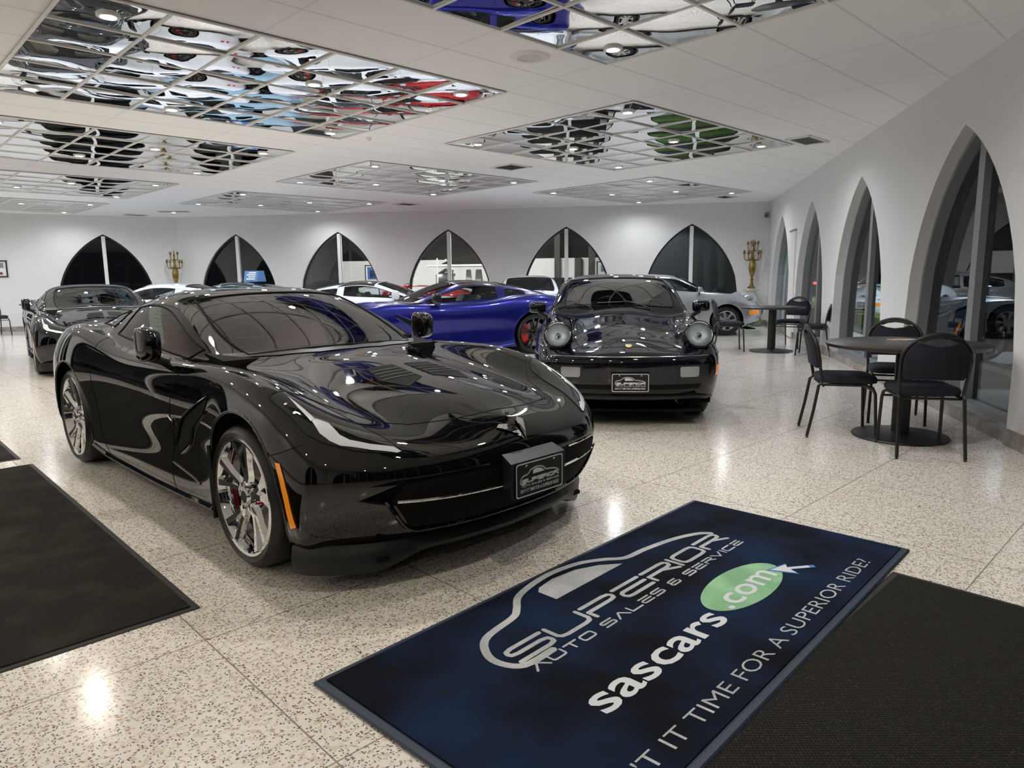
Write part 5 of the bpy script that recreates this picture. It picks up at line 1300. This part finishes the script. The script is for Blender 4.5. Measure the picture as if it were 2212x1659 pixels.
# ------------------------------------------------------------------ workshop behind the rear wall
def back_box(name, s0, s1, d0, d1, z0, z1, m, fr=FR_BACK):
    return struct(MB().prism([fr(s0, d0, 0)[:2], fr(s1, d0, 0)[:2], fr(s1, d1, 0)[:2], fr(s0, d1, 0)[:2]], z0, z1).build(name, m, None, False))
def back_thing(name, s0, s1, d0, d1, z0, z1, m, label, cat):
    o0 = FR_BACK((s0 + s1) / 2, (d0 + d1) / 2, z0); k = [rel(FR_BACK, s, d, 0, (o0[0], o0[1], 0))[:2] for s, d in ((s0, d0), (s1, d0), (s1, d1), (s0, d1))]
    o = MB().prism(k, 0, z1 - z0).build(name, m, None, False); o.location = o0; return tag(o, label, cat)
back_box('floor_workshop', 3.4, 13.2, .2, 5.2, -.1, 0, M_BASE)
back_box('wall_workshop', 3.4, 13.2, 4.4, 4.5, 0, 1.86, M_WHITE)
back_box('wall_workshop_upper', 3.2, 13.4, 5.3, 5.4, 0, 3.4, M_DKWALL)
back_box('wall_workshop_side', 3.3, 3.4, .2, 5.3, 0, 3.4, M_DKWALL)
back_box('wall_workshop_end', 13.2, 13.3, .2, 5.3, 0, 3.4, M_DKWALL)
back_box('ceiling_workshop', 3.2, 13.4, .2, 5.4, 3.3, 3.4, M_DKWALL)
back_box('trim_1', 5.62, 5.80, 4.2, 4.38, 0, 3.3, mat('dark_post', (.03, .03, .028), .6)); back_box('trim_2', 4.45, 4.65, 3.2, 3.36, 0, 3.3, mat('dark_post'))
back_box('trim_3', 4.95, 5.15, 4.2, 4.38, 0, 1.86, mat('dark_post')); back_box('trim_4', 11.2, 11.36, 4.1, 4.3, 0, 3.3, mat('dark_post'))
# tube lamps added out of sight above the windows to brighten the workshop wall
for s in (6.5, 11.2):
    o0 = FR_BACK(s, .9, 3.2); e = empty('added_tube_lamp', o0, 0, 'tube light added out of sight under the workshop ceiling to brighten its wall, pointed window at %s' % ('the right' if s < 8 else 'the left'), 'lamp')
    MB().prism([rel(FR_BACK, s + u, .9 + v, 0, (o0[0], o0[1], 0))[:2] for u, v in ((-.8, -.08), (.8, -.08), (.8, .08), (-.8, .08))], 0, .05).build('added_lamp_housing', M_WHITE, e, False)
    MB().prism([rel(FR_BACK, s + u, .9 + v, 0, (o0[0], o0[1], 0))[:2] for u, v in ((-.75, -.05), (.75, -.05), (.75, .05), (-.75, .05))], -.03, -.002).build('added_lamp_tube', M_ADDED_TUBE, e, False)
picture(FR_BACK, 4.15, 4.4, 1.28, 1.74, .62, 'white-framed picture of a car seen through the second window from the right', [(.22, .78, .28, .74, M_ARTG), (.34, .7, .34, .5, M_ARTB)], -1)
picture(FR_BACK, 11.75, 4.1, 1.15, 1.72, .80, 'large framed blue poster seen through the middle-left pointed window', [(.1, .9, .16, .88, M_ARTB), (.35, .8, .25, .7, mat('print_black', (.01, .01, .012), .6))], -1)
picture(FR_BACK, 10.9, 4.4, 1.22, 1.66, .36, 'narrow framed blue print on the workshop wall beside the large poster', [(.1, .9, .16, .88, M_ARTB)], -1)
back_thing('yellow_rail', 10.4, 12.9, 3.4, 3.44, 1.02, 1.06, mat('yellow_paint', (.45, .36, .03), .5), 'thin yellow safety rail low behind the middle-left window', 'rail')
back_thing('counter_unit', 4.2, 6.4, 1.6, 2.2, .0, 1.24, M_MATTE, 'low black counter behind the second window from the right', 'counter')
# two-post rack with a bare car shell, behind the middle window
def rack():
    o0 = FR_BACK(8.1, 2.4, 0); e = empty('display_rack', o0, math.atan2(*(np.array(FR_BACK(1, 0, 0)) - np.array(FR_BACK(0, 0, 0)))[[1, 0]]), 'white rack holding black bodywork, seen through the middle pointed window', 'rack')
    for x in (-.95, .95):
        for y in (-.5, .5): MB().tube([(x, y, 0), (x, y, 1.85)], .025, 8).build('rack_post', M_WHITE, e)
    for z in (.98, 1.62): 
        b = MB()
        for y in (-.5, .5): b.tube([(-1.25, y, z), (1.25, y, z)], .028, 8)
        b.build('rack_beam', M_WHITE, e)
    return o0, e
o0, rk = rack(); rz = rk.rotation_euler[2]
def on_rack(name, fn, m, label, cat, z):
    b = MB(); fn(b); o = b.build(name, m, None, True, 50); o.location = (o0[0], o0[1], z); o.rotation_euler = (0, 0, rz); return tag(o, label, cat)
def dome(b):
    P = [(-.85, 0), (-.62, .13), (-.38, .25), (0, .31), (.38, .25), (.62, .12), (.85, 0)]
    P = smooth_line(P, 4); n = len(P); vs = [(x, y, z * (1 - .2 * abs(y) / .5)) for y in (-.45, -.2, .2, .45) for x, z in P]
    b.add(vs, [(r_ * n + k, r_ * n + k + 1, (r_ + 1) * n + k + 1, (r_ + 1) * n + k) for r_ in range(3) for k in range(n - 1)] + [tuple(range(n)), tuple(range(3 * n, 4 * n))])
on_rack('hood_panel', dome, M_MATTE, 'black domed body panel on top of the white rack', 'body panel', 1.68)
on_rack('spare_tyre', lambda b: b.tube([(-.95 + .30 * math.cos(2 * PI * k / 24), 0, .32 + .30 * math.sin(2 * PI * k / 24)) for k in range(24)], .055, 8, True, up=(0, 1, 0)), M_MATTE, 'dark round tyre ring at the right end of the white rack', 'tyre', 1.01)
on_rack('engine_block', lambda b: (b.box((.85, 0, .22), (.5, .4, .40), bev=.06), b.tube([(.65, -.2, .45), (.9, -.25, .5), (1.1, -.1, .35)], .05, 8), b.tube([(.6, -.2, .35), (.85, -.3, .38), (1.1, -.2, .2)], .04, 8)), mat('engine_metal', (.16, .17, .18), .35, .8), 'bare engine with dark pipes at the left end of the white rack', 'engine', 1.01)
on_rack('leather_hides', lambda b: [b.box((-.2 + .3 * k, .05 * k, .25), (.22, .3, .5), rz=.2 * k, taper=.6) for k in range(2)], mat('grey_parts', (.25, .25, .24), .6), 'pale grey seat shells standing in the middle of the white rack', 'seat shell', 1.01)

# ------------------------------------------------------------------ outside at night
struct(MB().box((0, 0, -.42), (90, 90, .4)).build('ground', M_ASPH, None, False)).location = (0, 8, 0)
def strip(name, fr, s0, s1, d0, d1, z0, z1, m, lab=None, cat=None):
    o = MB().prism([fr(s0, d0, 0)[:2], fr(s1, d0, 0)[:2], fr(s1, d1, 0)[:2], fr(s0, d1, 0)[:2]], z0, z1).build(name, m, None, False)
    return tag(o, lab, cat) if lab else struct(o)
strip('pavement', FR_RIGHT, -6, 22, .6, 2.0, -.22, -.10, M_CONC)
strip('kerb', FR_RIGHT, -6, 22, 2.0, 2.2, -.22, -.02, M_CONC)
tag(strip('lawn', FR_RIGHT, -14, 3.2, 2.2, 6.5, -.22, .28, M_GRASS), None, None, None, 'structure')
tag(strip('lawn', FR_BACK, -3, 3.0, 2.4, 7.5, -.2, .32, M_GRASS), None, None, None, 'structure')
strip('wall_neighbour', FR_BACK, -3, 3.1, 8.0, 8.2, -.2, 3.6, mat('neighbour_wall', (.10, .10, .10), .9))
def street_lamp(x, y, h, label, p=120, rng=None):
    e = empty('street_lamp', (x, y, -.22), 0, label, 'street lamp')
    MB().tube([(0, 0, 0), (0, 0, h)], [.07, .04], 10).build('lamp_post', M_FRAME, e)
    MB().box((-.2, 0, h), (.5, .2, .08), bev=.02).build('lamp_head', M_FRAME, e, False)
    MB().box((-.25, 0, h - .05), (.3, .14, .02)).build('lamp_lens', M_STREET, e, False)
    l = D.lights.new('street', 'SPOT'); l.energy = p; l.color = (.8, .9, 1); l.spot_size = R(150); l.shadow_soft_size = .15
    o = D.objects.new('street_light', l); COL.objects.link(o); o.parent = e; o.location = (-.25, 0, h - .1)
street_lamp(10.5, 14.5, 3.4, 'street lamp outside, seen through the nearest right window', 900)
street_lamp(12.0, 27.0, 4.2, 'street lamp outside beyond the second right window', 900)
street_lamp(4.6, 24.0, 4.0, 'street lamp outside behind the right rear window', 300)
def red_bar():
    e = empty('barrier_light', (9.8, 21.5, -.22), R(-68), 'red light bar outside beyond the second right window', 'light bar')
    for x in (-1.1, 1.1): MB().tube([(x, 0, 0), (x, 0, 1.2)], .03, 8).build('barrier_post', M_FRAME, e)
    MB().tube([(-1.2, 0, 1.2), (1.2, 0, 1.2)], .035, 8).build('light_tube', M_REDGLOW, e)
red_bar()
# sign standing on the roof of the pale blue car
def roof_sign():
    x, y = -6.25, 17.35
    e = empty('roof_sign', (x, y, 1.235), R(70), 'blue and white sign box on the roof of the pale blue car', 'sign')
    MB().prism([(-.17, 0), (.17, 0), (.10, .26), (-.10, .26)], -.20, .20, lambda x, y, z: (x, z, y)).build('sign_box', mat('sign_blue', (.10, .24, .50), .5), e, False)
    b = MB()
    for k in range(4): b.add([(-.175 + .07 * t_ - .002, y0, z0) for t_, y0, z0 in ((k * .22 + .15, -.14, .05 + k * .05), (k * .22 + .15, .12 - .05 * (k % 2), .05 + k * .05), (k * .22 + .27, .12 - .05 * (k % 2), .08 + k * .05), (k * .22 + .27, -.14, .08 + k * .05))], [(0, 1, 2, 3)])
    b.build('sign_print', M_WHITE, e, False)
roof_sign()
